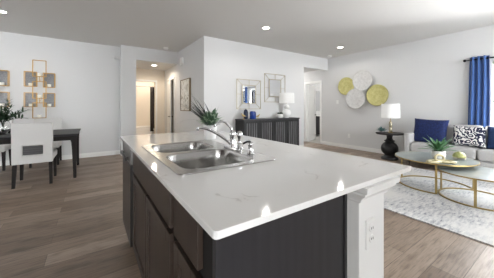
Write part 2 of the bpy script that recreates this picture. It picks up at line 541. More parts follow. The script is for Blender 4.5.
# passage behind the back wall
struct(G().box((5.04, YC + .12, 0), (5.16, 8.0, CEIL)).build('wall_passage_left', wall_m))
struct(G().box((5.04, 8.0, 0), (XR + .13, 8.12, CEIL)).build('wall_passage_end', wall_m))
struct(G().box((5.04, YC + .1, 2.44), (XR, 8.0, 2.52)).build('ceiling_passage', ceil_m))
# room beyond the doorway in the right wall
BX1 = 8.6
struct(G().box((XR + .13, 4.3, 0), (BX1, 4.42, 2.6)).build('wall_bath_right', wall_m))
struct(G().box((BX1, 4.3, 0), (BX1 + .12, 8.2, 2.6)).build('wall_bath_end', wall_m))
struct(G().box((XR + .13, 8.0, 0), (BX1, 8.12, 2.6)).build('wall_bath_left', wall_m))
struct(G().box((XR + .13, 4.3, 2.5), (BX1 + .12, 8.12, 2.6)).build('ceiling_bath', ceil_m))
struct(G().box((XR + .0, 4.42, 0), (BX1, 8.0, 0.006)).build('floor_bath', tile_m))
# hall behind the opening, then the bathroom with the tub
HB = 7.92
struct(G().box((0.48, YD + .12, 0), (0.60, HB, 2.6)).build('wall_hall_left', hallwall_m))
g = G(); g.box((0.48, HB, 0), (1.12, HB + .12, 2.6)); g.box((1.12, HB, 2.03), (1.72, HB + .12, 2.6)); g.box((1.72, HB, 0), (XS + .12, HB + .12, 2.6))
struct(g.build('wall_hall_end', hallwall_m))
struct(G().box((0.48, YH + .12, 2.43), (XS, HB, 2.5)).build('ceiling_hall', ceil_m))
struct(G().box((0.3, 10.1, 0), (3.0, 10.2, 2.6)).build('wall_tub_end', hallwall_m))
struct(G().box((0.3, HB + .12, 0), (0.4, 10.1, 2.6)).build('wall_tub_left', hallwall_m))
struct(G().box((2.9, HB + .12, 0), (3.0, 10.1, 2.6)).build('wall_tub_right', hallwall_m))
struct(G().box((0.3, HB + .12, 2.43), (3.0, 10.2, 2.5)).build('ceiling_tub', ceil_m))
# closet behind the hall door
g = G(); g.box((2.14, 6.7, 0), (2.95, 6.8, 2.5)); g.box((2.85, 6.8, 0), (2.95, 7.75, 2.5)); g.box((2.14, 7.7, 0), (2.95, 7.8, 2.5)); g.box((2.14, 6.7, 2.4), (2.95, 7.8, 2.5))
struct(g.build('wall_closet', hallwall_m))


def baseboard(name, a, b, n):
    """moulded board from a to b on the floor, n = direction it sticks out to"""
    a, b = Vector((a[0], a[1], 0)), Vector((b[0], b[1], 0)); n = Vector((n[0], n[1], 0))
    prof = [(0, 0), (.014, 0), (.014, .075), (.009, .085), (.009, .095), (.004, .105), (0, .105)]
    rings = [[p + n * d + Vector((0, 0, z)) for d, z in prof] for p in (a, b)]
    return struct(G().loft(rings).build(name, trim_m))


baseboard('baseboard_dining', (XL, YD), (0.60, YD), (0, -1))
baseboard('baseboard_hall_front', (0.60, YH), (0.945, YH), (0, -1))
baseboard('baseboard_hall_side', (XS, YC), (XS, 6.79), (-1, 0))
baseboard('baseboard_back', (XS, YC), (5.16, YC), (0, -1))
baseboard('baseboard_right', (XR, YBK), (XR, 4.89), (-1, 0))
baseboard('baseboard_left', (XL, YBK), (XL, YD), (1, 0))
baseboard('baseboard_hall_end', (0.60, HB), (1.05, HB), (0, -1))


def casing(name, axis, pos, a, b, top, side, wd=.06, m=None):
    """door casing: axis 'x' = wall plane at x=pos, running a..b in y"""
    g = G(); t = .016 * side
    def bx(u0, u1, z0, z1):
        if axis == 'x': g.box((pos, u0, z0), (pos + t, u1, z1))
        else: g.box((u0, pos, z0), (u1, pos + t, z1))
    bx(a - wd, a, 0, top + wd); bx(b, b + wd, 0, top + wd); bx(a, b, top, top + wd)
    return struct(g.build(name, m or trim_m, bevel=.003))


casing('trim_1', 'x', XR, DY0, DY1, DZ, -1)
casing('trim_2', 'x', XS, 6.86, 7.50, 2.05, -1)
casing('trim_3', 'y', HB, 1.12, 1.72, 2.03, -1)
# door jamb linings
g = G(); g.box((XR - .002, DY0, 0), (XR + .132, DY0 + .015, DZ)); g.box((XR - .002, DY1 - .015, 0), (XR + .132, DY1, DZ)); g.box((XR - .002, DY0, DZ - .015), (XR + .132, DY1, DZ))
struct(g.build('trim_4', trim_m))


def panel_door(name, hinge, ang, width, height, handle_m):
    """two-panel door leaf; local X runs from the hinge, turned by ang about Z"""
    g = G(); t = .018
    st = .10
    zs = [(0.01, .22), (0.95, 1.07), (height - .12, height - .01)]
    g.box((0, -t, .01), (st, t, height - .01)); g.box((width - st, -t, .01), (width, t, height - .01))
    for z0, z1 in zs: g.box((st, -t, z0), (width - st, t, z1))
    g.box((st - .004, -t + .01, .2), (width - st + .004, t - .01, height - .1))
    for z0, z1 in ((.26, .91), (1.11, height - .16)):
        g.box((st + .04, -t + .004, z0), (width - st - .04, t - .004, z1))
    o = struct(g.build(name, door_m, bevel=.003, loc=(0, 0, 0)))
    h = G()
    for s in (-1, 1):
        h.lathe([(.026, 0), (.026, .006), (.01, .01), (.01, .045)], 14, M=Matrix.Translation((width - .06, s * t, .93)) @ Matrix.Rotation(-s * PI / 2, 4, 'X'))
        h.box((width - .16, s * (t + .036), .922), (width - .05, s * (t + .05), .938))
    hh = h.build('door_handle', handle_m, parent=o, world=False, bevel=.003)
    o.location = hinge; o.rotation_euler = (0, 0, ang)
    return o


darkhandle_m = mat('bronze_handle', (74, 70, 66), 0.35, metal=0.8)
panel_door('door_1', (XR + .10, DY1 - .02, 0), math.radians(15), .60, 2.0, darkhandle_m)
panel_door('door_2', (XS - .002, 7.495, 0), math.radians(-98), .62, 2.03, darkhandle_m)
panel_door('door_3', (1.14, HB + .10, 0), math.radians(96), .56, 2.0, darkhandle_m)

# two windows in the right wall, a pier between them
for i_, (w0, w1) in enumerate(((PY1, WY1), (WY0, PY0))):
    wf = G(); x0, x1 = XR + .05, XR + .10
    wf.box((x0, w0, WZ0), (x1, w0 + .05, WZ1)); wf.box((x0, w1 - .05, WZ0), (x1, w1, WZ1))
    wf.box((x0, w0, WZ0), (x1, w1, WZ0 + .05)); wf.box((x0, w0, WZ1 - .05), (x1, w1, WZ1))
    wf.box((x0, w0, 1.29), (x1, w1, 1.34))
    win = struct(wf.build('window_%d' % (i_ + 1), trim_m, bevel=.004))
    G().box((x0 + .022, w0 + .04, WZ0 + .04), (x0 + .028, w1 - .04, WZ1 - .04)).build('pane', pane_m, parent=win)
    G().box((XR - .04, w0 - .03, WZ0 - .03), (XR + .05, w1 + .03, WZ0)).build('window_sill', trim_m, parent=win, bevel=.004)

# ---------------------------------------------------------------- ceiling fittings


def downlight(x, y, z, label, power, color=(1, .965, .92), grp='recessed ceiling lights'):
    t = thing('recessed_light', label, 'ceiling light', (x, y, z), grp)
    G().ring([(.062, -.001), (.085, -.001), (.088, -.005), (.084, -.009), (.066, -.011), (.062, -.009)], 28, c=(x, y, z)).build('trim_ring', trim_m, parent=t, smooth=True)
    G().lathe([(.001, -.002), (.062, -.002), (.062, -.006), (.001, -.007)], 24, c=(x, y, z)).build('lens', lens_m, parent=t)
    d = bpy.data.lights.new('lamp_glow', 'SPOT'); d.energy = power; d.color = color; d.spot_size = math.radians(172); d.spot_blend = 0.5; d.shadow_soft_size = .06
    o = bpy.data.objects.new('lamp_glow', d); COL.objects.link(o); o.parent = t; o.location = (0, 0, -.03)
    return t


downlight(-1.22, 5.31, CEIL, 'white recessed ceiling light above the dining table, at the left edge of the photo', DOWNLIGHT_W)
downlight(2.82, 3.52, CEIL, 'white recessed ceiling light nearest, between the kitchen island and the charcoal sideboard', DOWNLIGHT_W)
downlight(5.33, 3.58, CEIL, 'white recessed ceiling light farther right, near the wall with round dishes', DOWNLIGHT_W)
downlight(1.50, 7.05, 2.43, 'recessed light in the lowered hall ceiling beyond the wide opening', 14, (1, .86, .68))
# unseen point lights in the bathrooms and passage beyond, no fittings built
bl = bpy.data.lights.new('tub_room_light', 'POINT'); bl.energy = 13; bl.color = (1, .88, .74); bl.shadow_soft_size = .1
o = bpy.data.objects.new('tub_room_light', bl); COL.objects.link(o); o.location = (1.75, 9.2, 2.3)
bl = bpy.data.lights.new('vanity_room_light', 'POINT'); bl.energy = 20; bl.color = (1, .98, .95); bl.shadow_soft_size = .1
o = bpy.data.objects.new('vanity_room_light', bl); COL.objects.link(o); o.location = (7.3, 5.9, 2.3)
bl = bpy.data.lights.new('passage_light', 'POINT'); bl.energy = 12; bl.color = (1, .98, .95); bl.shadow_soft_size = .1
o = bpy.data.objects.new('passage_light', bl); COL.objects.link(o); o.location = (5.7, 6.4, 2.3)

for x, y, lab in ((1.60, 6.17, 'round white smoke detector on the ceiling in front of the hall opening'),
                  (5.95, 4.36, 'small round white detector on the ceiling near the back right corner')):
    t = thing('smoke_detector', lab, 'smoke detector', (x, y, CEIL), 'ceiling detectors')
    G().lathe([(.001, 0), (.066, 0), (.068, -.012), (.001, -.012)], 26, c=(x, y, CEIL)).build('mounting_base', plastic_m, parent=t)
    G().lathe([(.058, -.012), (.056, -.034), (.040, -.042), (.001, -.043)], 26, c=(x, y, CEIL)).build('cover', plastic_m, parent=t, smooth=True)

# door chime box high on the side wall
t = thing('door_chime', 'white box high on the side wall right of the hall opening', 'door chime', (XS, 6.09, 2.43))
G().box((XS - .05, 6.0, 2.34), (XS, 6.18, 2.53)).build('housing', plastic_m, parent=t, bevel=.008)
G().box((XS - .056, 6.03, 2.37), (XS - .049, 6.15, 2.50)).build('front_grille', trim_m, parent=t, bevel=.003)

# ---------------------------------------------------------------- kitchen island
CX0, CX1, CY0, CY1, CT = 0.228, 1.267, 0.468, 2.56, 0.92
IX = 0.262   # door faces
HX0, HX1 = 0.865, 1.062
# worktop: one slab with the sink cut-out
SX0, SX1, SY0, SY1 = 0.318, 0.805, 0.95, 1.78


def slab_with_hole(z0, z1, r, name, m, outer, holes, parent=None, loc=None, bevel=0.0):
    bm = bmesh.new()
    es = []
    for loop in [outer] + holes:
        vs = [bm.verts.new((p[0], p[1], z1)) for p in loop]
        es += [bm.edges.new((vs[i], vs[(i + 1) % len(vs)])) for i in range(len(vs))]
    bmesh.ops.triangle_fill(bm, use_beauty=True, edges=es)
    r_ = bmesh.ops.extrude_face_region(bm, geom=list(bm.faces))
    for v in [e for e in r_['geom'] if isinstance(e, bmesh.types.BMVert)]: v.co.z = z0
    bmesh.ops.recalc_face_normals(bm, faces=bm.faces)
    off = Vector(loc) if loc else Vector((0, 0, 0))
    if parent is not None:
        p = parent
        while p is not None: off += p.location; p = p.parent
    for v in bm.verts: v.co -= off
    me = bpy.data.meshes.new(name); bm.to_mesh(me); bm.free(); me.materials.append(m)
    o = bpy.data.objects.new(name, me); COL.objects.link(o)
    if parent is not None: o.parent = parent
    elif loc: o.location = loc
    if bevel:
        k = o.modifiers.new('bevel', 'BEVEL'); k.width = bevel; k.segments = 2; k.limit_method = 'ANGLE'; k.angle_limit = 0.9
    return o


wt = slab_with_hole(.900, CT, 0, 'countertop', quartz_m, rounded_rect(CX0, CX1, CY0, CY1, .012, 0, 3), [rounded_rect(SX0, SX1, SY0, SY1, .03, 0, 4)],
                    loc=(CX0, CY0, .900), bevel=.003)
tag(wt, 'white quartz worktop with faint veins on the kitchen island', 'countertop')


def shaker(name, y0, y1, z0, z1, parent, rail=.055, m=espresso_m):
    """front facing -X with a recessed centre panel"""
    g = G(); xa, xb = IX, IX + .02
    g.box((xa, y0, z0), (xb, y0 + rail, z1)); g.box((xa, y1 - rail, z0), (xb, y1, z1))
    g.box((xa, y0 + rail, z0), (xb, y1 - rail, z0 + rail)); g.box((xa, y0 + rail, z1 - rail), (xb, y1 - rail, z1))
    g.box((xa + .012, y0 + rail - .003, z0 + rail - .003), (xb - .002, y1 - rail + .003, z1 - rail + .003))
    return g.build(name, m, parent=parent, bevel=.002)


def flat_front(name, y0, y1, z0, z1, parent, m=espresso_m):
    return G().box((IX, y0, z0), (IX + .02, y1, z1)).build(name, m, parent=parent, bevel=.003)


def carcass(y0, y1, parent):
    # open-topped box so that a sink may hang inside
    g = G(); xa, xb = IX + .0215, HX0 - .003; t = .018
    g.box((xa, y0, .105), (xb, y0 + t, .899)); g.box((xa, y1 - t, .105), (xb, y1, .899))
    g.box((xa, y0 + t, .105), (xb, y1 - t, .123)); g.box((xb - t, y0 + t, .123), (xb, y1 - t, .899))
    g.box((xa, y0 + t, .66), (xa + .018, y1 - t, .899)); g.box((xa, y0 + t, .123), (xa + .018, y1 - t, .66))
    g.build('carcass', dark_gap_m, parent=parent)
    G().box((xa + .05, y0, 0), (xa + .066, y1, .105)).build('toe_kick', toekick_m, parent=parent)


sb = thing('sink_base_cabinet', 'dark brown sink cabinet with two doors below a plain front, beside the dishwasher', 'cabinet', (IX + .3, 1.455, 0))
carcass(.935, 1.975, sb)
flat_front('false_front', .948, 1.962, .708, .872, sb)
shaker('door', .956, 1.446, .118, .682, sb); shaker('door', 1.458, 1.965, .118, .682, sb)
db = thing('drawer_cabinet', 'narrow dark brown cabinet with one drawer and one door, nearest end of the island', 'cabinet', (IX + .3, .755, 0))
carcass(.578, .931, db)
flat_front('drawer', .655, .897, .708, .872, db)
shaker('door', .655, .897, .118, .682, db)
dwt = thing('dishwasher', 'dark stainless dishwasher at the far end of the island', 'dishwasher', (IX + .3, 2.265, 0))
G().box((IX + .03, 1.985, .10), (HX0 - .01, 2.525, .885)).build('tub_body', toekick_m, parent=dwt)
G().box((IX - .014, 1.988, .11), (IX + .029, 2.522, .745)).build('door', dw_m, parent=dwt, bevel=.004)
g = G(); g.box((IX - .014, 1.988, .752), (IX + .029, 2.522, .885)); g.build('control_panel', dwpanel_m, parent=dwt, bevel=.004)
hb = G().box((IX - .042, 2.06, .775), (IX - .029, 2.45, .800)); hb.box((IX - .042, 2.08, .775), (IX - .013, 2.10, .80)); hb.box((IX - .042, 2.41, .775), (IX - .013, 2.43, .80))
hb.build('handle', dw_m, parent=dwt, bevel=.004)
G().box((IX + .06, 1.985, 0), (IX + .08, 2.525, .10)).build('toe_kick', toekick_m, parent=dwt)

g = G().box((IX + .012, .555, 0), (HX0 - .018, .5765, .899))
g.box((HX0 - .017, .549, 0), (HX0 - .001, .5765, .899))   # scribe strip against the white half wall
tag(g.build('end_panel', espresso_dark_m, loc=(IX, .555, 0), bevel=.0015), 'smooth near-black wood panel closing the near end of the island', 'panel')

hw = struct(G().box((HX0, .50, 0), (HX1, 2.53, .899)).build('wall_island', trim_m, bevel=.003))
prof = [(.826, .002), (.832, .010), (.838, .010), (.845, .014), (.856, .024), (.864, .034), (.872, .034), (.878, .044), (.899, .046)]
rings = []
for z, d in prof:
    rings.append([(HX0 - d * .5, .545, z), (HX0 - d * .5, .50 - d, z), (HX1 + d, .50 - d, z), (HX1 + d, 2.53, z), (HX1, 2.53, z), (HX1, .50, z), (HX0, .50, z), (HX0, .545, z)])
struct(G().loft(rings).build('trim_5', trim_m))


def outlet(name, label, M, grp=None, duplex=True):
    """plate in local XZ plane facing -Y"""
    t = thing(name, label, 'outlet' if duplex else 'light switch', (0, 0, 0), grp)
    G().box((-.036, -.006, -.059), (.036, 0, .059)).build('cover_plate', plastic_m, parent=t, world=False, bevel=.002)
    if duplex:
        for s in (-1, 1):
            g = G().lathe([(.001, 0), (.017, 0), (.016, .004), (.001, .004)], 18, M=Matrix.Translation((0, -.0055, s * .021)) @ Matrix.Rotation(PI / 2, 4, 'X'))
            r_ = g.build('receptacle', plastic_m, parent=t, world=False)
            g = G()
            for dx in (-.006, .006): g.box((dx - .0012, -.0104, s * .021 - .003), (dx + .0012, -.0092, s * .021 + .006))
            g.build('slot', slot_m, parent=r_, world=False)
    else:
        G().box((-.012, -.011, -.03), (.012, -.004, .03)).build('rocker', trim_m, parent=t, world=False, bevel=.002)
    t.matrix_world = M
    return t


outlet('power_outlet', 'white power outlet on the white end post of the island', Matrix.Translation((.945, .50, .688)))
outlet('power_outlet', 'white power outlet low on the wall left of the round side table', Matrix.Translation((XR, 3.93, .37)) @ Matrix.Rotation(-PI / 2, 4, 'Z'))
outlet('light_switch', 'white light switch on the right wall left of the yellow and white dishes', Matrix.Translation((XR, 4.31, 1.37)) @ Matrix.Rotation(-PI / 2, 4, 'Z'), duplex=False)

# sink: rim sheet with two bowls
sk = thing('kitchen_sink', 'stainless steel double bowl drop-in sink in the island worktop', 'sink', (.56, 1.365, CT))
RX0, RX1, RY0, RY1 = .292, .826, .925, 1.805
B = [(.335, .715, 1.405, 1.765), (.335, .735, .965, 1.365)]
zt = CT + .007
slab_with_hole(CT + .0005, zt, 0, 'rim', steel_m, rounded_rect(RX0, RX1, RY0, RY1, .035, 0), [rounded_rect(*b, .09, 0, 8) for b in B], parent=sk, bevel=.003)
for b in B:
    rings = []
    for dz, ins, rr in ((0.0005, 0, .09), (-.006, .004, .088), (-.06, .008, .085), (-.15, .014, .08), (-.175, .022, .075), (-.185, .045, .06), (-.188, .10, .03)):
        rings.append(rounded_rect(b[0] + ins, b[1] - ins, b[2] + ins, b[3] - ins, rr, zt + dz, 8))
    cx, cy = (b[0] + b[1]) / 2, (b[2] + b[3]) / 2
    bo = G().loft(rings, cap0=False, cap1=True).build('bowl', steel_m, parent=sk, smooth=True, solid=.0015)
    G().lathe([(.001, .001), (.03, .001), (.042, .004), (.044, .001), (.03, -.004), (.001, -.006)], 22, c=(cx, cy, zt - .187)).build('drain', chrome_m, parent=sk, smooth=True)

# faucet set on the sink deck
fx, fy, fz = .772, 1.312, zt
fc = thing('faucet', 'chrome kitchen faucet with long low spout and lever handle behind the sink', 'faucet', (fx, fy, fz))
g = G(); n = 20
pl = rounded_rect(fx - .026, fx + .026, fy - .10, fy + .10, .025, fz)
g.loft([pl, [(p[0], p[1], fz + .010) for p in pl], [(fx + (p[0] - fx) * .85, fy + (p[1] - fy) * .96, fz + .014) for p in pl]])
g.build('base_plate', chrome_m, parent=fc, smooth=False, bevel=.002)
G().lathe([(.025, .012), (.025, .018), (.021, .024), (.021, .085), (.023, .09), (.023, .105), (.018, .116), (.001, .12)], 24, c=(fx, fy, fz)).build('body', chrome_m, parent=fc, smooth=True)
P = []
for i in range(15):
    t = i / 14
    x = fx + (.545 - fx) * t; y = fy + (1.33 - fy) * t
    z = fz + .022 + .128 * (1 - (1 - t) ** 1.6)
    P.append((x, y, z))
P += [(.537, 1.332, fz + .147), (.534, 1.333, fz + .134)]
G().tube(P, [.0105 - .0025 * min(1, i / 12) for i in range(len(P))], 14).build('spout', chrome_m, parent=fc, smooth=True)
P = [(fx, fy, fz + .115), (fx - .02, fy + .004, fz + .145), (fx - .05, fy + .01, fz + .176), (fx - .075, fy + .012, fz + .183), (fx - .105, fy + .010, fz + .17), (fx - .135, fy + .004, fz + .155)]
G().tube(P, [.009, .007, .006, .006, .0065, .007], 12).build('lever_handle', chrome_m, parent=fc, smooth=True)
sd = thing('side_sprayer', 'chrome pull-out side sprayer standing in the sink deck, middle of the three fittings', 'sprayer', (fx, fy - .072, fz + .013))
G().lathe([(.022, .0135), (.022, .02), (.016, .028), (.014, .05)], 20, c=(fx, fy - .072, fz)).build('holder', chrome_m, parent=sd, smooth=True)
G().lathe([(.011, .05), (.012, .075), (.017, .092), (.018, .112), (.012, .122), (.001, .124)], 20, c=(fx, fy - .072, fz)).build('spray_head', chrome_m, parent=sd, smooth=True)
sd.location = (fx, fy - .086, fz + .0145)
for k_ in sd.children: k_.location = (0, 0, 0)
so = thing('soap_dispenser', 'chrome soap dispenser at the near end of the sink fittings', 'soap dispenser', (fx + .004, 1.112, fz))
G().lathe([(.021, 0), (.021, .006), (.015, .012), (.014, .048), (.016, .052), (.016, .066), (.001, .068)], 20, c=(fx + .004, 1.112, fz)).build('pump_body', chrome_m, parent=so, smooth=True)
G().tube([(fx + .004, 1.112, fz + .066), (fx - .004, 1.112, fz + .074), (fx - .03, 1.102, fz + .075), (fx - .055, 1.104, fz + .066)], .006, 10).build('nozzle', black_m, parent=so, smooth=True)


def pot_profile(r0, r1, h, th=.006):
    return [(.001, 0), (r0, 0), (r0 + .002, .004), (r1, h), (r1 - th, h), (r0 - th + .002, .02), (.001, .02)]


# plant on the island
px, py = .872, 1.875
pt = thing('potted_plant', 'bushy green plant with grassy blades in a white pot behind the sink', 'plant', (px, py, CT))
G().lathe(pot_profile(.045, .062, .125), 32, c=(px, py, CT + .001)).build('pot', pot_m, parent=pt, smooth=True)
G().lathe([(.001, .105), (.055, .105), (.055, .112), (.001, .116)], 20, c=(px, py, CT)).build('soil', soil_m, parent=pt)
rnd = random.Random(3)
g = G()
for k in range(230):
    a = rnd.uniform(0, 2 * PI); el = rnd.uniform(.1, 1.35)
    d = Vector((math.cos(a) * math.cos(el), math.sin(a) * math.cos(el), math.sin(el)))
    st = Vector((px, py, CT + .125)) + d * rnd.uniform(.005, .095)
    st.z = max(st.z, CT + .12)
    g.leaf(st, (d + Vector((rnd.uniform(-.5, .5), rnd.uniform(-.5, .5), rnd.uniform(-.2, .5)))), rnd.uniform(.04, .075), rnd.uniform(.013, .022), .5, 3)
g.build('foliage', leaf_m, parent=pt)
g = G()
for k in range(90):
    a = rnd.uniform(0, 2 * PI); el = rnd.uniform(.1, 1.35)
    d = Vector((math.cos(a) * math.cos(el), math.sin(a) * math.cos(el), math.sin(el)))
    st = Vector((px, py, CT + .125)) + d * rnd.uniform(.05, .105)
    st.z = max(st.z, CT + .12)
    g.leaf(st, (d + Vector((rnd.uniform(-.6, .6), rnd.uniform(-.6, .6), rnd.uniform(-.1, .6)))), rnd.uniform(.035, .06), rnd.uniform(.012, .018), .4, 3)
g.build('highlight_foliage', leaf_highlight_m, parent=pt)['label'] = 'pale grey green leaves standing in for highlights on the plant'
g = G()
vl = Vector((-.829, .559, 0))       # towards the left of the photo
for k in range(64):
    a = rnd.uniform(-.8, 1.1); l = rnd.uniform(.17, .34)
    d = Vector((vl.x * (.62 + .25 * a), vl.y * (.62 + .25 * a), 1.0)) + Vector((rnd.uniform(-.25, .25), rnd.uniform(-.25, .25), 0))
    g.leaf((px + rnd.uniform(-.03, .03), py + rnd.uniform(-.03, .03), CT + .115), d, l, .013, rnd.uniform(.2, .8), 6)
for k in range(8):
    d = Vector((rnd.uniform(-.4, .6), rnd.uniform(-.6, .3), 1.2)); g.leaf((px, py, CT + .115), d, rnd.uniform(.12, .22), .005, .5, 6)
g.leaf((px, py, CT + .115), (vl.x, vl.y, .75), .34, .006, 1.5, 9)
g.build('grass_blades', grass_m, parent=pt)

# ---------------------------------------------------------------- sideboard along the back wall
KX0, KX1, KY0, KY1, KZ = 2.80, 4.58, 4.28, 4.655, .93
sdb = thing('sideboard', 'long charcoal sideboard with four vertically slatted doors against the back wall', 'sideboard', ((KX0 + KX1) / 2, (KY0 + KY1) / 2, 0))
G().box((KX0 + .012, KY0 + .024, .12), (KX1 - .012, KY1, KZ - .03)).build('body', charcoal_m, parent=sdb)
G().box((KX0, KY0, KZ - .03), (KX1, KY1, KZ)).build('top', charcoal_top_m, parent=sdb, bevel=.004)
for k in range(4):
    wd = (KX1 - KX0 - .03) / 4; a = KX0 + .015 + k * wd + .006; b = a + wd - .012
    g = G(); rail = .05; y0 = KY0 + .003; y1 = KY0 + .0235; z0, z1 = .14, KZ - .04
    g.box((a, y0, z0), (a + rail, y1, z1)); g.box((b - rail, y0, z0), (b, y1, z1)); g.box((a + rail, y0, z0), (b - rail, y1, z0 + rail)); g.box((a + rail, y0, z1 - rail), (b - rail, y1, z1))
    g.box((a + rail, y0 + .014, z0 + rail), (b - rail, y1, z1 - rail))
    dd = g.build('door', charcoal_m, parent=sdb, bevel=.003)
    g = G(); ns = 5; iw = (b - a - 2 * rail) / ns
    for q in range(ns):
        g.box((a + rail + q * iw + iw * .27, y0 + .002, z0 + rail), (a + rail + (q + 1) * iw - iw * .27, y0 + .0135, z1 - rail))
    g.build('slats', slat_m, parent=dd, bevel=.002)
    hx = b - .025 if k % 2 == 0 else a + .025
    G().lathe([(.004, 0), (.004, .012), (.011, .016), (.009, .024), (.001, .025)], 14, M=Matrix.Translation((hx, y0, .55)) @ Matrix.Rotation(PI / 2, 4, 'X')).build('knob', blackmetal_m, parent=dd, smooth=True)
for lx in (KX0 + .05, KX1 - .05):
    for ly in (KY0 + .05, KY1 - .05):
        G().taper((lx, ly, 0), (.018, .018), (lx, ly, .12), (.026, .026)).build('leg', charcoal_m, parent=sdb)


def wall_mirror(x0, x1, z0, z1, label, arch):
    yb = YC; yf = YC - .03
    cx, cz = (x0 + x1) / 2, (z0 + z1) / 2
    t = thing('wall_mirror', label, 'mirror', (cx, yb, z0), 'wire framed mirrors over the sideboard')
    mw, mh = (x1 - x0) * .28, (z1 - z0) * .31
    g = G(); r = .006
    O = [(x0, yf, z0), (x1, yf, z0), (x1, yf, z1), (x0, yf, z1)]
    I = [(cx - mw, yf, cz - mh), (cx + mw, yf, cz - mh), (cx + mw, yf, cz + mh), (cx - mw, yf, cz + mh)]
    for k in range(4): g.bar(O[k], O[(k + 1) % 4], r)
    for k in range(4): g.bar(O[k], I[k], .004)
    g.bar((cx, yf, z0), (cx, yf, cz - mh), .004); g.bar((cx, yf, z1), (cx, yf, cz + mh), .004)
    g.bar((x0, yf, cz), (cx - mw, yf, cz), .004); g.bar((x1, yf, cz), (cx + mw, yf, cz), .004)
    for k in range(4): g.bar((O[k][0] * .96 + cx * .04, yf, O[k][2] * .96 + cz * .04), (O[k][0] * .96 + cx * .04, yb - .001, O[k][2] * .96 + cz * .04), .004)
    g.build('wire_frame', silverwire_m, parent=t)
    g = G(); e = .012
    for k in range(4): g.bar(I[k], I[(k + 1) % 4], e * .7)
    g.build('inner_frame', silverwire_m, parent=t)
    G().box((cx - mw, yf - .004, cz - mh), (cx + mw, yb - .008, cz + mh)).build('mirror_panel', mirror_m, parent=t)
    return t


wall_mirror(2.84, 3.545, 1.165, 1.875, 'lower left wire framed mirror above the blue vases on the sideboard', False)
wall_mirror(3.675, 4.385, 1.345, 2.075, 'higher right wire framed mirror beside the white lamp', True)

# sideboard lamp
lx, ly = 4.265, 4.45
lp = thing('table_lamp', 'white double gourd lamp with white drum shade on the sideboard', 'lamp', (lx, ly, KZ))
prof = [(.001, .001), (.06, .001), (.062, .012), (.05, .018)]
for i in range(0, 13):
    a = -PI / 2 + .35 + (PI - .75) * i / 12; prof.append((.118 * math.cos(a), .125 + .118 * math.sin(a)))
for i in range(0, 11):
    a = -PI / 2 + .55 + (PI - .95) * i / 10; prof.append((.075 * math.cos(a), .285 + .07 * math.sin(a)))
prof += [(.022, .352), (.020, .37), (.001, .372)]
G().lathe(prof, 36, c=(lx, ly, KZ)).build('base', ceramic_m, parent=lp, smooth=True)
G().tube([(lx, ly, KZ + .37), (lx, ly, KZ + .50)], .008, 10).build('stem', silverwire_m, parent=lp)


def shade(x, y, z0, z1, r0, r1, parent):
    g = G().lathe([(r0 - .003, z0), (r0, z0), (r1, z1), (r1 - .003, z1)], 40, c=(x, y, 0))
    # drop the caps: open drum
    g.f = [f for f in g.f if len(f) == 4]
    n = 40
    g.f += [(3 * n + j, 3 * n + (j + 1) % n, (j + 1) % n, j) for j in range(n)]
    o = g.build('lamp_shade', shade_m, parent=parent, smooth=False)
    autosmooth(o, 50)
    sp = G()
    for k in range(3):
        a = k * 2 * PI / 3; sp.tube([(x, y, z1 - .02), (x + (r1 - .003) * math.cos(a), y + (r1 - .003) * math.sin(a), z1 - .02)], .002, 6)
    sp.build('spider', silverwire_m, parent=o)
    return o


shade(lx, ly, 1.315, 1.58, .20, .193, lp)

# plant bowl, vases and little figures on the sideboard
bx, by = 4.02, 4.44
bw = thing('bowl_planter', 'white bowl with dark green succulents on the sideboard beside the lamp', 'plant', (bx, by, KZ))
G().lathe([(.001, .001), (.05, .001), (.075, .02), (.085, .06), (.082, .105), (.076, .105), (.078, .06), (.06, .03), (.001, .025)], 28, c=(bx, by, KZ)).build('bowl', ceramic_m, parent=bw, smooth=True)
G().lathe([(.001, .085), (.076, .085), (.076, .092), (.001, .095)], 20, c=(bx, by, KZ)).build('soil', soil_m, parent=bw)
g = G()
for k in range(70):
    a = rnd.uniform(0, 2 * PI); rr = rnd.uniform(0, .06); el = rnd.uniform(.5, 1.4)
    g.leaf((bx + rr * math.cos(a), by + rr * math.sin(a), KZ + .09), (math.cos(a) * math.cos(el), math.sin(a) * math.cos(el), math.sin(el)), rnd.uniform(.04, .085), .02, .2, 3)
g.build('foliage', leaf_dark_m, parent=bw)

vx, vy = 3.145, 4.42
v = G().lathe([(.001, .001), (.070, .001), (.076, .012), (.078, .14), (.074, .158), (.060, .168), (.064, .18), (.057, .18), (.053, .168), (.066, .155), (.068, .02), (.001, .015)], 32, c=(vx, vy, KZ)).build('vase', bluevase_m, loc=(vx, vy, KZ), smooth=True)
tag(v, 'squat cobalt blue vase on the sideboard, right of the dark navy jar', 'vase')
vx, vy = 2.995, 4.49
jr = thing('ginger_jar', 'taller dark navy jar left of the cobalt vase on the sideboard', 'jar', (vx, vy, KZ))
G().lathe([(.001, .001), (.045, .001), (.05, .015), (.054, .14), (.05, .18), (.038, .195), (.001, .195)], 28, c=(vx, vy, KZ)).build('body', navyvase_m, parent=jr, smooth=True)
G().lathe([(.001, .195), (.042, .195), (.042, .207), (.026, .22), (.008, .226), (.011, .236), (.001, .244)], 22, c=(vx, vy, KZ)).build('lid', navyvase_m, parent=jr, smooth=True)


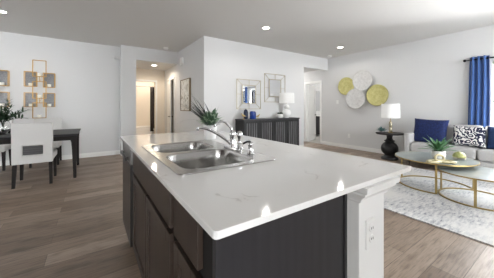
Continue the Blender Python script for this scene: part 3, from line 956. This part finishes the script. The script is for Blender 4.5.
def figurine(x, y, s, rot, label):
    t = thing('figurine', label, 'figurine', (x, y, KZ), 'brass figurines on the sideboard')
    c = Vector((x, y, KZ)); R = Matrix.Rotation(rot, 3, 'Z')
    def q(a, b, z): return c + R @ Vector((a, b, 0)) * s + Vector((0, 0, z * s))
    G().lathe([(.001, .001), (.04 * s, .001), (.036 * s, .012 * s), (.008 * s, .018 * s), (.006 * s, .06 * s), (.001, .062 * s)], 18, c=c).build('stand', brass_m, parent=t, smooth=True)
    G().tube([q(-.09, 0, .075), q(-.06, 0, .08), q(-.02, 0, .09), (q(.02, 0, .10)), q(.045, 0, .125), q(.055, 0, .15), q(.085, 0, .155)],
             [.004 * s, .014 * s, .030 * s, .028 * s, .016 * s, .017 * s, .002 * s], 12).build('body', brass_m, parent=t, smooth=True)


figurine(2.875, 4.40, .85, PI, 'small brass figurine left of the dark navy jar')
figurine(3.30, 4.42, .7, 0, 'smaller brass figurine right of the cobalt blue vase')

# ---------------------------------------------------------------- art on the side wall
at = thing('wall_art', 'tall framed abstract painting on the side wall right of the hall door', 'painting', (XS, 5.80, 1.11))
g = G(); y0, y1, z0, z1 = 5.45, 6.14, 1.11, 1.93
for a, b in (((XS - .045, y0, z0), (XS - .002, y0 + .02, z1)), ((XS - .045, y1 - .02, z0), (XS - .002, y1, z1)), ((XS - .045, y0, z0), (XS - .002, y1, z0 + .02)), ((XS - .045, y0, z1 - .02), (XS - .002, y1, z1))): g.box(a, b)
g.build('frame', artframe_m, parent=at)
G().box((XS - .036, y0 + .02, z0 + .02), (XS - .004, y1 - .02, z1 - .02)).build('canvas', art_m, parent=at)

# ---------------------------------------------------------------- round dishes on the right wall


def wall_dish(y, z, r, d, m, label):
    t = thing('wall_dish', label, 'wall decor', (XR, y, z), 'round metal dishes on the right wall')
    M = Matrix.Translation((XR - d, y, z)) @ Matrix.Rotation(-PI / 2, 4, 'Y')
    G().lathe([(.001, .001), (r * .5, .004), (r * .82, .010), (r * .9, .020), (r, .030), (r * 1.0, .026), (r * .9, .012), (r * .8, .0), (.001, -.008)], 48, M=M).build('dish', m, parent=t, smooth=True)
    G().lathe([(.001, 0), (.05, 0), (.05, d - .005), (.001, d - .005)], 16, M=Matrix.Translation((XR, y, z)) @ Matrix.Rotation(-PI / 2, 4, 'Y')).build('standoff', blackmetal_m, parent=t)
    return t


wall_dish(4.00, 1.83, .262, .022, yellow_m, 'yellow gold dish on the right wall, farthest left of the four')
wall_dish(3.48, 1.95, .285, .062, white_dish_m, 'upper whitewashed round dish on the right wall')
wall_dish(3.665, 1.445, .29, .105, white_dish_m, 'lower whitewashed round dish on the right wall')
wall_dish(3.105, 1.525, .285, .025, yellow_m, 'larger yellow gold dish on the right wall, above the side table lamp')

# ---------------------------------------------------------------- side table and what stands on it
tx, ty = 5.76, 2.59
st = thing('side_table', 'black round pedestal side table between the wall and sofa arm', 'side table', (tx, ty, 0))
G().lathe([(.001, .575), (.27, .575), (.285, .585), (.288, .60), (.282, .612), (.001, .612)], 44, c=(tx, ty, 0)).build('top', black_m, parent=st, smooth=False, bevel=.0)
autosmooth(bpy.data.objects[st.name].children[0] if st.children else st.children[0], 40)
prof = [(.001, 0), (.175, 0), (.178, .02), (.165, .045), (.135, .06), (.115, .075), (.112, .085)]
for i in range(11):
    a = -1.0 + 2.05 * i / 10; prof.append((.178 * math.cos(a), .245 + .17 * math.sin(a)))
prof += [(.088, .405), (.11, .418), (.11, .432), (.075, .45), (.058, .49), (.065, .545), (.11, .574), (.001, .575)]
G().lathe(prof, 40, c=(tx, ty, 0)).build('pedestal', black_m, parent=st, smooth=True)
lx, ly, lz = 5.80, 2.585, .612
lp = thing('table_lamp', 'white drum shade lamp with brass and glass column on the black side table', 'lamp', (lx, ly, lz))
G().lathe([(.001, .001), (.055, .001), (.055, .012), (.001, .014)], 28, c=(lx, ly, lz)).build('foot', brass_m, parent=lp)
for z in (.016, .135):
    G().lathe([(.001, z), (.026, z), (.034, z + .015), (.036, z + .06), (.034, z + .095), (.026, z + .11), (.001, z + .11)], 24, c=(lx, ly, lz)).build('glass_element', baseacryl_m, parent=lp, smooth=True)
for z in (.012, .128, .247): G().lathe([(.001, z), (.03, z), (.03, z + .008), (.001, z + .008)], 22, c=(lx, ly, lz)).build('collar', brass_m, parent=lp)
G().tube([(lx, ly, lz + .25), (lx, ly, lz + .50)], .007, 10).build('stem', brass_m, parent=lp)
shade(lx, ly, .955, 1.285, .192, .188, lp)
sx, sy = 5.72, 2.74
sp = thing('small_succulent', 'small blue green succulent in a grey dish on the black side table', 'plant', (sx, sy, .612))
G().lathe([(.001, .001), (.025, .001), (.045, .02), (.048, .03), (.04, .03), (.001, .022)], 20, c=(sx, sy, .612)).build('dish', tile_m, parent=sp, smooth=True)
g = G()
for k in range(60):
    a = rnd.uniform(0, 2 * PI); el = rnd.uniform(.15, 1.3)
    g.leaf((sx + .02 * math.cos(a), sy + .02 * math.sin(a), .638), (math.cos(a) * math.cos(el), math.sin(a) * math.cos(el), math.sin(el)), rnd.uniform(.08, .14), .03, .5, 3)
g.build('foliage', leaf_blue_m, parent=sp)

# ---------------------------------------------------------------- sofa
FX, BX = 5.37, 6.11
SYL, SYR = 2.15, 0.0
sf = thing('sofa', 'light grey two-cushion sofa against the right wall', 'sofa', ((FX + BX) / 2, (SYL + SYR) / 2, 0))
def soft_box(a, b, r, seg=4): return G().box(a, b), r
G().box((FX + .03, SYR + .1, .12), (BX - .02, SYL - .1, .30)).build('base_frame', sofa_m, parent=sf, bevel=.02, seg=3)
for y0, y1 in ((SYL - .11, SYL), (SYR, SYR + .11)):
    G().box((FX, y0, .11), (BX, y1, .665)).build('arm', sofa_m, parent=sf, bevel=.03, seg=4)
G().box((BX - .16, SYR + .11, .28), (BX, SYL - .11, .82)).build('backrest', sofa_m, parent=sf, bevel=.05, seg=4)
ym = (SYL + SYR) / 2 - .0
for y0, y1 in ((1.06, SYL - .115), (SYR + .115, 1.05)):
    G().box((FX - .005, y0, .305), (BX - .17, y1, .485)).build('seat_cushion', sofa_m, parent=sf, bevel=.045, seg=4)
    G().box((BX - .30, y0, .49), (BX - .12, y1, .87)).build('back_cushion', sofa_m, parent=sf, bevel=.06, seg=4)
for lx_ in (FX + .06, BX - .06):
    for ly_ in (SYR + .08, SYL - .08):
        G().taper((lx_, ly_, 0), (.018, .018), (lx_, ly_, .115), (.026, .026)).build('leg', sofa_dark_m, parent=sf)


def pillow(name, y, z, x, w_, h_, th, lean, roll, m, label, yaw=0):
    g = G().cushion(w_, h_, th, 16, .12)
    o = g.build(name, m, smooth=True, world=False, merge=True)
    # local: width along X -> world -Y ; thickness Y -> world X
    o.matrix_world = (Matrix.Translation((x, y, z)) @ Matrix.Rotation(yaw, 4, 'Z') @ Matrix.Rotation(-PI / 2, 4, 'Z') @ Matrix.Rotation(-lean, 4, 'X') @ Matrix.Rotation(roll, 4, 'Y'))
    tag(o, label, 'pillow', 'throw pillows on the sofa')
    return o


pillow('throw_pillow', 1.80, .72, 5.69, .58, .50, .15, .25, .03, navy_m, 'navy blue velvet pillow at the left end of the sofa')
pillow('throw_pillow', 1.215, .675, 5.70, .46, .38, .13, .30, .0, ikat_m, 'navy and white ikat patterned pillow in the middle of the sofa')
pillow('throw_pillow', .77, .675, 5.72, .44, .40, .14, .25, .0, slate_blue_m, 'plain slate blue pillow at the right edge of the photo')

# ---------------------------------------------------------------- curtain and rod
rod = thing('curtain_rod', 'black curtain rod with ball finial above the window', 'curtain rod', (6.17, 0, 2.13))
G().tube([(6.17, 1.36, 2.13), (6.17, -1.3, 2.13)], .012, 14).build('pole', blackmetal_m, parent=rod, smooth=True)
for y in (1.375, -1.315): G().sphere((6.17, y, 2.13), .026, 16, 10).build('finial', blackmetal_m, parent=rod, smooth=True)
for y in (1.31, -1.25):
    G().tube([(6.17, y, 2.13), (6.269, y, 2.13)], .008, 8).build('bracket', blackmetal_m, parent=rod)
N_ = 90; rows = []
zs = [.03, .4, .8, 1.2, 1.6, 1.9, 2.06, 2.10, 2.16, 2.185]
for z in zs:
    row = []; top = (z - .03) / 2.15
    for i in range(N_ + 1):
        u = i / N_
        ya = 1.355 - .05 * top; yb_ = 1.02 + .01 * top
        y = ya + (yb_ - ya) * u
        x = 6.17 + .038 * math.sin(u * 2 * PI * 3.5 + .6 + .3 * math.sin(3 * z)) + .006 * math.sin(u * 23 + z * 2)
        row.append((x, y, z))
    rows.append(row)
g = G(); g.loft(rows, False, False, closed=False)
ct = thing('curtain', 'blue gathered curtain panel hanging at the left side of the window', 'curtain', (6.17, 1.18, 0))
g.build('panel', curtain_m, parent=ct, smooth=True, solid=.004)
for k in range(6):
    u = (k + .5) / 6; y = 1.305 - .27 * u
    pts = [(6.17 + .024 * math.cos(a), y, 2.13 + .024 * math.sin(a)) for a in [2 * PI * j / 16 for j in range(16)]]
    G().tube(pts, .004, 6, closed=True).build('grommet', blackmetal_m, parent=ct, smooth=True)

c2 = copy_tree(ct); c2.scale.y = .5; c2.location.y = .04
c2['label'] = 'blue curtain panel between the two windows, seen reflected in the lower left mirror'
ct['group'] = c2['group'] = 'blue curtains at the windows'

# ---------------------------------------------------------------- rug and coffee tables
rg = G().loft([rounded_rect(2.87, 5.30, -.85, 2.18, .01, 0.0005, 2), rounded_rect(2.87, 5.30, -.85, 2.18, .01, .010, 2), rounded_rect(2.875, 5.295, -.845, 2.175, .01, .012, 2)]).build('area_rug', rug_m, loc=(4.08, .66, 0))
tag(rg, 'pale grey distressed area rug under the coffee tables', 'rug')


def coffee_table(name, label, c, zt_, r_top, r_ring, legs, arc):
    t = thing(name, label, 'coffee table', (c[0], c[1], .012), 'nesting round coffee tables')
    tp = G().lathe([(.001, -.014), (r_top - .0035, -.014), (r_top - .0035, 0), (.001, 0)], 64, c=(c[0], c[1], zt_)).build('tabletop', tabletop_m, parent=t)
    n = 64; rim = G().lathe([(r_top - .004, -.015), (r_top + .001, -.015), (r_top + .001, .0008), (r_top - .004, .0008)], n, c=(c[0], c[1], zt_))
    rim.f = [f for f in rim.f if len(f) == 4]; rim.f += [(3 * n + j, 3 * n + (j + 1) % n, (j + 1) % n, j) for j in range(n)]
    rim.build('rim', brass_m, parent=tp)
    for a in legs:
        a = math.radians(a); x, y = c[0] + r_ring * math.cos(a), c[1] + r_ring * math.sin(a)
        M = Matrix.Translation((x, y, 0)) @ Matrix.Rotation(a, 4, 'Z')
        G().box((-.006, -.013, .014), (.006, .013, zt_ - .014), M).build('leg', brass_m, parent=t)
    a0, a1 = arc; m_ = 72; full = abs(a1 - a0) >= 359
    rings = []
    for i in range(m_ + (0 if full else 1)):
        a = math.radians(a0 + (a1 - a0) * i / m_); ca, sa = math.cos(a), math.sin(a)
        rings.append([(c[0] + (r_ring + dr) * ca, c[1] + (r_ring + dr) * sa, z) for dr, z in ((-.011, .0125), (.011, .0125), (.011, .026), (-.011, .026))])
    if full: rings.append(rings[0])
    G().loft(rings, not full, not full).build('base_ring', brass_m, parent=t)
    return t


coffee_table('coffee_table', 'taller round coffee table with grey top and brass base, holding the agave', (4.34, 1.32), .435, .50, .455, (85, 200, 300), (-60, 200))
coffee_table('coffee_table', 'lower round coffee table with brass ring base tucked under the taller one', (4.15, .80), .365, .42, .39, (84, 188, 300), (0, 360))

cz = .4355
px, py = 4.27, 1.245
ap = thing('potted_agave', 'spiky agave plant in a white pot on the taller coffee table', 'plant', (px, py, cz))
G().lathe([(.001, .001), (.06, .001), (.078, .02), (.088, .075), (.084, .125), (.076, .125), (.078, .08), (.07, .03), (.001, .02)], 32, c=(px, py, cz)).build('pot', ceramic_m, parent=ap, smooth=True)
G().lathe([(.001, .105), (.076, .105), (.076, .112), (.001, .116)], 20, c=(px, py, cz)).build('soil', soil_m, parent=ap)
g = G()
for k in range(30):
    a = k * 2.39996; el = .12 + 1.15 * (k / 30) ** .9
    g.leaf((px + .02 * math.cos(a), py + .02 * math.sin(a), cz + .115), (math.cos(a) * math.cos(el), math.sin(a) * math.cos(el), math.sin(el) + .15), .23 + .05 * math.sin(k * 1.7), .046, .55, 6, .35)
g.build('leaves', leaf_agave_m, parent=ap)
# link knot ornament: interlocking bars
kx, ky, = 3.99, 1.15
kt = thing('knot_ornament', 'ivory and gold knot ornament lying in front of the agave pot', 'ornament', (kx, ky, cz))
rt = Vector((.829, -.559, 0)); fw = Vector((.559, .829, 0)); K = Vector((kx, ky, cz))
def link(c, ax, nx, a_, b_, r_):
    return [tuple(c + ax * a_ * math.cos(t) + nx * b_ * math.sin(t)) for t in [2 * PI * j / 28 for j in range(28)]]
G().tube(link(K + rt * -.075 + Vector((0, 0, .0185)), (rt * .95 + fw * .25).normalized(), (fw * .95 - rt * .25).normalized(), .105, .046, 0), .018, 10, True).build('link', knot_m, parent=kt, smooth=True)
G().tube(link(K + rt * .08 + Vector((0, 0, .0185)), (rt * .9 - fw * .4).normalized(), (fw * .9 + rt * .4).normalized(), .105, .046, 0), .018, 10, True).build('link', knot_m, parent=kt, smooth=True)
G().tube(link(K + Vector((0, 0, .066)), rt, (fw * .3 + Vector((0, 0, 1))).normalized(), .058, .042, 0), .015, 10, True).build('link', knot_m, parent=kt, smooth=True)
ex, ey = 4.48, 1.06
eg = thing('stone_dome', 'yellow green marbled dome ornament on a small stand on the coffee table', 'ornament', (ex, ey, cz))
G().lathe([(.001, .03), (.05, .03), (.072, .036), (.076, .05), (.07, .075), (.05, .098), (.025, .11), (.001, .113)], 30, c=(ex, ey, cz)).build('dome', jade_m, parent=eg, smooth=True)
g = G().ring([(.055, .024), (.075, .024), (.077, .030), (.055, .030)], 28, c=(ex, ey, cz))
for k in range(3):
    a = k * 2.1 + .4; g.tube([(ex + .06 * math.cos(a), ey + .06 * math.sin(a), cz + .027), (ex + .066 * math.cos(a), ey + .066 * math.sin(a), cz + .002)], .004, 8)
g.build('stand', silverwire_m, parent=eg)
G().sphere((ex, ey, cz + .118), .009, 12, 8).build('finial', silverwire_m, parent=eg, smooth=True)

# ---------------------------------------------------------------- dining set
TX0, TX1, TY0, TY1, TZ = -2.22, -0.19, 4.86, 6.00, .755
dt = thing('dining_table', 'long dark wood dining table with grey weathered top and four legs', 'table', ((TX0 + TX1) / 2, (TY0 + TY1) / 2, 0))
def trect(d, z): return [(TX0 + d, TY0 + d, z), (TX1 - d, TY0 + d, z), (TX1 - d, TY1 - d, z), (TX0 + d, TY1 - d, z)]
G().loft([trect(.03, TZ - .042), trect(.004, TZ - .012), trect(0, TZ - .004), trect(.004, TZ)]).build('tabletop', dinetop_m, parent=dt)
g = G()
g.box((TX0 + .05, TY0 + .05, TZ - .11), (TX1 - .05, TY0 + .075, TZ - .042)); g.box((TX0 + .05, TY1 - .075, TZ - .11), (TX1 - .05, TY1 - .05, TZ - .042))
g.box((TX0 + .05, TY0 + .075, TZ - .11), (TX0 + .075, TY1 - .075, TZ - .042)); g.box((TX1 - .075, TY0 + .075, TZ - .11), (TX1 - .05, TY1 - .075, TZ - .042))
g.build('apron', dineleg_m, parent=dt)
for sx_ in (0, 1):
    for sy_ in (0, 1):
        x = TX1 - .062 if sx_ else TX0 + .062; y = TY1 - .062 if sy_ else TY0 + .062
        s_ = 1 if sx_ else -1; t_ = 1 if sy_ else -1
        rings = []
        for z, h, d in ((0, .020, .012), (.25, .025, .006), (.5, .030, 0), (.62, .036, -.004), (.68, .052, -.014), (TZ - .043, .075, -.034)):
            cx_, cy_ = x + s_ * d, y + t_ * d * .8
            rings.append([(cx_ - h, cy_ - .03, z), (cx_ + h, cy_ - .03, z), (cx_ + h, cy_ + .03, z), (cx_ - h, cy_ + .03, z)])
        G().loft(rings).build('leg', dineleg_m, parent=dt, bevel=.004)


def dining_chair(x, y, face, label):
    """x,y centre of the chair back's rear; face=+1 looks to +Y, built locally facing +Y"""
    t = thing('dining_chair', label, 'chair', (0, 0, 0), 'white upholstered dining chairs')
    # back with a cut-out grip
    W, Z0, Z1 = .235, .345, .968; hx, hz0, hz1 = .118, .475, .615
    rings = []
    bm = bmesh.new()
    outer = [(-W, Z0), (W, Z0), (W, Z1), (-W, Z1)]; hole = [(-hx, hz0), (hx, hz0), (hx, hz1), (-hx, hz1)]
    g = G(); th = .085
    def pr(p, yy):
        lean = -.03 * max(0, (p[1] - .5)) / .5
        return (p[0], yy + lean, p[1])
    v = [pr(p, yy) for yy in (0, th) for p in outer + hole]
    f = []
    for k in range(4):
        k2 = (k + 1) % 4
        f.append((k, k2, 4 + k2, 4 + k)); f.append((8 + k, 12 + k, 12 + k2, 8 + k2)); f.append((k, 8 + k, 8 + k2, k2)); f.append((4 + k, 4 + k2, 12 + k2, 12 + k))
    g.add(v, f)
    g.build('backrest', chair_m, parent=t, world=False, bevel=.014, seg=3)
    fr = G(); q = .012; e = .028
    for a, b in (((-hx - e, -.006, hz0 - e), (hx + e, .004, hz0 - q)), ((-hx - e, -.006, hz1 + q), (hx + e, .004, hz1 + e)), ((-hx - e, -.006, hz0 - e), (-hx - q, .004, hz1 + e)), ((hx + q, -.006, hz0 - e), (hx + e, .004, hz1 + e))): fr.box(a, b)
    fr.build('grip_border', chair_m, parent=t, world=False, bevel=.003)
    gi = G().box((-hx + .001, .040, hz0 + .001), (hx - .001, .050, hz1 - .001))  # dark slatted panel filling the grip cut-out
    for k in range(4): gi.box((-hx + .002, .022, hz0 + .016 + k * .034), (hx - .002, .039, hz0 + .024 + k * .034))
    gi.build('grip_insert', grip_m, parent=t, world=False)
    G().box((-.24, .086, .36), (.24, .56, .47)).build('seat', chair_m, parent=t, world=False, bevel=.03, seg=4)
    for sx_ in (-1, 1):
        G().taper((sx_ * .214, .012, 0), (.018, .018), (sx_ * .205, .045, .37), (.024, .024)).build('leg', dineleg_m, parent=t, world=False)
        G().taper((sx_ * .214, .49, 0), (.017, .017), (sx_ * .21, .50, .37), (.025, .025)).build('leg', dineleg_m, parent=t, world=False)
    t.location = (x, y, 0)
    if face < 0: t.rotation_euler = (0, 0, PI)
    return t


ch = dining_chair(-.748, 4.735, 1, 'white upholstered dining chair in front, its slotted back turned to the viewer')
for x, y, fc_, lab in ((-.80, 6.70, -1, 'white upholstered dining chair on the wall side, opposite the front chair'),
                       (-1.60, 6.70, -1, 'white upholstered dining chair on the wall side, at the left edge of the photo')):
    c = ch.copy(); COL.objects.link(c); c.location = (x, y, 0); c.rotation_euler = (0, 0, PI if fc_ < 0 else 0); c['label'] = lab
    for k in list(ch.children):
        d = k.copy(); COL.objects.link(d); d.parent = c

# greenery in a glass vase on the dining table
vx, vy = -1.22, 5.42
vs = thing('vase_of_greenery', 'clear glass vase of dark green branches on the dining table', 'plant', (vx, vy, TZ))
G().lathe([(.001, .001), (.075, .001), (.085, .012), (.098, .10), (.09, .17), (.07, .21), (.075, .225), (.071, .225), (.066, .21), (.086, .17), (.094, .10), (.08, .016), (.001, .012)], 32, c=(vx, vy, TZ)).build('glass_vase', glass_m, parent=vs, smooth=True)
g = G(); lf = G(); r5 = random.Random(11)
for k in range(22):
    a = r5.uniform(0, 2 * PI); el = r5.uniform(.5, 1.45)
    d = Vector((math.cos(a) * math.cos(el), math.sin(a) * math.cos(el), math.sin(el)))
    L_ = r5.uniform(.26, .48); b0 = Vector((vx, vy, TZ + .03)) - Vector((d.x, d.y, 0)) * .02
    top = Vector((vx, vy, TZ + .20)) + Vector((d.x, d.y, 0)) * .03
    P = [b0, top]
    p = top.copy(); dd = d.copy()
    for i in range(6):
        dd = (dd + Vector((0, 0, -.09))).normalized(); p = p + dd * L_ / 6; P.append(p.copy())
        for s_ in range(4):
            aa = r5.uniform(0, 2 * PI)
            lf.leaf(p, dd + Vector((math.cos(aa), math.sin(aa), r5.uniform(-.2, .6))) * .9, r5.uniform(.06, .11), r5.uniform(.02, .032), .5, 3)
    g.tube(P, .003, 5)
g.build('stems', leaf_dark_m, parent=vs)
for k in range(16):
    a = r5.uniform(0, 2 * PI); el = r5.uniform(.2, .9)
    lf.leaf((vx, vy, TZ + .25), (math.cos(a) * math.cos(el), math.sin(a) * math.cos(el), math.sin(el)), r5.uniform(.32, .46), .026, .7, 8)
lf.build('foliage', leaf_dark_m, parent=vs)

# ---------------------------------------------------------------- gold wall sconces with candles
def sconce(dx, label):
    x0 = -.946 + dx
    t = thing('wall_sconce', label, 'candle holder', (x0, YD, 1.0), 'gold square candle sconces')
    yb, yf, r = YD - .004, YD - .095, .0045
    sq = [(-.240, -.045, 1.655, 1.965), (.065, .257, 1.645, 1.955), (-.240, -.045, 1.215, 1.515), (.065, .257, 1.215, 1.515)]
    for a, b, z0, z1 in sq:
        g = G()
        for y in (yb, yf):
            P = [(x0 + a, y, z0), (x0 + b, y, z0), (x0 + b, y, z1), (x0 + a, y, z1)]
            for k in range(4): g.bar(P[k], P[(k + 1) % 4], r)
        for x in (a, b):
            for z in (z0, z1): g.bar((x0 + x, yb, z), (x0 + x, yf, z), r)
        fr = g.build('square_frame', gold_m, parent=t)
        G().box((x0 + a + .005, yb - .004, z0 + .005), (x0 + b - .005, yb, z1 - .005)).build('mirror_back', antique_m, parent=fr)
        G().box((x0 + a + .055, yf - .004, z0 - .004), (x0 + b - .055, yb, z0 + .005)).build('shelf', gold_m, parent=fr)
    g = G(); ym = YD - .11
    for a, b, z0, z1 in ((-.10, .115, 1.87, 2.215), (-.10, .115, 1.40, 1.76), (-.10, .115, .975, 1.30)):
        P = [(x0 + a, ym, z0), (x0 + b, ym, z0), (x0 + b, ym, z1), (x0 + a, ym, z1)]
        for k in range(4): g.bar(P[k], P[(k + 1) % 4], r * 1.6)
        g.box((x0 - .03, ym - .03, z0 - .004), (x0 + .045, ym + .03, z0 + .004))
    g.bar((x0 + .01, ym, 1.76), (x0 + .01, ym, 1.87), r); g.bar((x0 + .01, ym, 1.30), (x0 + .01, ym, 1.40), r)
    g.bar((x0 + .01, ym, 1.80), (x0 + .01, yb, 1.80), r); g.bar((x0 + .01, ym, 1.35), (x0 + .01, yb, 1.35), r)
    g.build('centre_frame', gold_m, parent=t)
    return t


s1 = sconce(0, 'gold candle sconce of four mirrored squares above the front dining chair')
s2 = copy_tree(s1); s2.location.x -= .735; s2['label'] = 'gold candle sconce cut off by the left edge of the photo'


def candle(x, y, z, label, src=None):
    if src is None:
        t = thing('pillar_candle', label, 'candle', (x, y, z), 'white candles in the gold sconces')
        G().lathe([(.001, .0005), (.034, .0005), (.036, .004), (.036, .058), (.032, .062), (.02, .058), (.001, .057)], 22, c=(x, y, z)).build('wax', candle_m, parent=t, smooth=True)
        G().tube([(x, y, z + .056), (x + .001, y, z + .070)], .0015, 6).build('wick', black_m, parent=t)
        return t
    c = src.copy(); COL.objects.link(c); c.location = (x, y, z); c['label'] = label
    for k in list(src.children):
        d = k.copy(); COL.objects.link(d); d.parent = c
    return c


X0 = -.946
c0 = candle(X0 + .008, YD - .11, 1.876, 'topmost white candle in the middle column of the right gold sconce')
for dx, y, z, lab in ((-.142, YD - .05, 1.662, 'white candle in the upper left square of the right gold sconce'),
                      (.161, YD - .05, 1.652, 'white candle in the upper right square of the right gold sconce'),
                      (.008, YD - .11, 1.406, 'white candle halfway down the middle column of the right gold sconce'),
                      (-.142, YD - .05, 1.222, 'white candle in the lower left square of the right gold sconce'),
                      (.161, YD - .05, 1.222, 'white candle in the lower right square of the right gold sconce'),
                      (.008, YD - .11, .981, 'lowest white candle in the middle column of the right gold sconce'),
                      (.161 - .735, YD - .05, 1.652, 'white candle in the upper square of the cut-off left gold sconce'),
                      (.161 - .735, YD - .05, 1.222, 'white candle in the lower square of the cut-off left gold sconce')):
    candle(X0 + dx, y, z, lab, c0)

# ---------------------------------------------------------------- rooms glimpsed through the doorways
tb = thing('bathtub', 'white bathtub seen through the far hall doorway', 'bathtub', (1.65, 9.6, 0))
rings = [rounded_rect(.42, 2.88, 9.28, 10.08, .04, 0.001), rounded_rect(.42, 2.88, 9.28, 10.08, .04, .43), rounded_rect(.42, 2.88, 9.27, 10.08, .04, .46),
         rounded_rect(.52, 2.78, 9.37, 9.98, .12, .46), rounded_rect(.56, 2.74, 9.40, 9.95, .12, .38), rounded_rect(.65, 2.65, 9.46, 9.90, .12, .15)]
G().loft(rings).build('basin', tub_m, parent=tb, bevel=.0)
g = G(); g.tube([(.4, 9.21, 1.98), (2.9, 9.21, 1.98)], .012, 10)
tag(g.build('shower_rod', chrome_m, loc=(1.65, 9.21, 1.98)), 'chrome shower rod across the tub in the far bathroom', 'shower rod')
rows = []
for z in (.30, .8, 1.3, 1.7, 1.97):
    rows.append([(1.82 + .46 * i / 60 + .0, 9.21 + .03 * math.sin(i / 60 * 2 * PI * 4 + z * .3), z) for i in range(61)])
sc_ = G().loft(rows, False, False, closed=False).build('shower_curtain', showercurtain_m, smooth=True, solid=.003, loc=(2.1, 9.21, 0))
tag(sc_, 'dark patterned shower curtain gathered at the right of the bathtub', 'shower curtain')
# toilet tank with a small box on it, right of the tub
tl = thing('toilet', 'white toilet glimpsed at the right side of the far bathroom doorway', 'toilet', (2.1, 8.85, 0))
G().box((2.35, 8.62, .40), (2.55, 9.04, .76)).build('tank', ceramic_m, parent=tl, bevel=.02)
G().box((2.34, 8.61, .761), (2.56, 9.05, .79)).build('tank_lid', ceramic_m, parent=tl, bevel=.008)
rings = []
for z, a, b in ((0.001, .13, .11), (.1, .12, .10), (.25, .16, .13), (.38, .24, .18), (.40, .24, .18)):
    rings.append([(2.1 + a * math.cos(t), 8.83 + b * math.sin(t), z) for t in [2 * PI * j / 24 for j in range(24)]])
G().loft(rings).build('bowl', ceramic_m, parent=tl, smooth=False)
G().loft([[(2.1 + .25 * math.cos(t), 8.83 + .19 * math.sin(t), z) for t in [2 * PI * j / 24 for j in range(24)]] for z in (.401, .425)]).build('seat_lid', ceramic_m, parent=tl)

# vanity in the room behind the right doorway
vn = thing('vanity_cabinet', 'dark vanity cabinet glimpsed through the doorway behind the open white door', 'cabinet', (8.2, 6.7, 0))
G().box((7.75, 6.05, .10), (8.59, 7.55, .84)).build('body', espresso_dark_m, parent=vn)
G().box((7.72, 6.03, .841), (8.595, 7.57, .875)).build('vanity_top', quartz_m, parent=vn, bevel=.003)
for y0, y1 in ((6.08, 6.53), (6.56, 7.03), (7.06, 7.52)):
    G().box((7.73, y0, .14), (7.749, y1, .80)).build('door', espresso_dark_m, parent=vn, bevel=.003)
vm = thing('vanity_mirror', 'frameless mirror above the dark vanity beyond the doorway', 'mirror', (8.59, 6.8, 1.0))
G().box((8.585, 6.1, 1.05), (8.599, 7.5, 1.95)).build('mirror_panel', mirror_m, parent=vm)
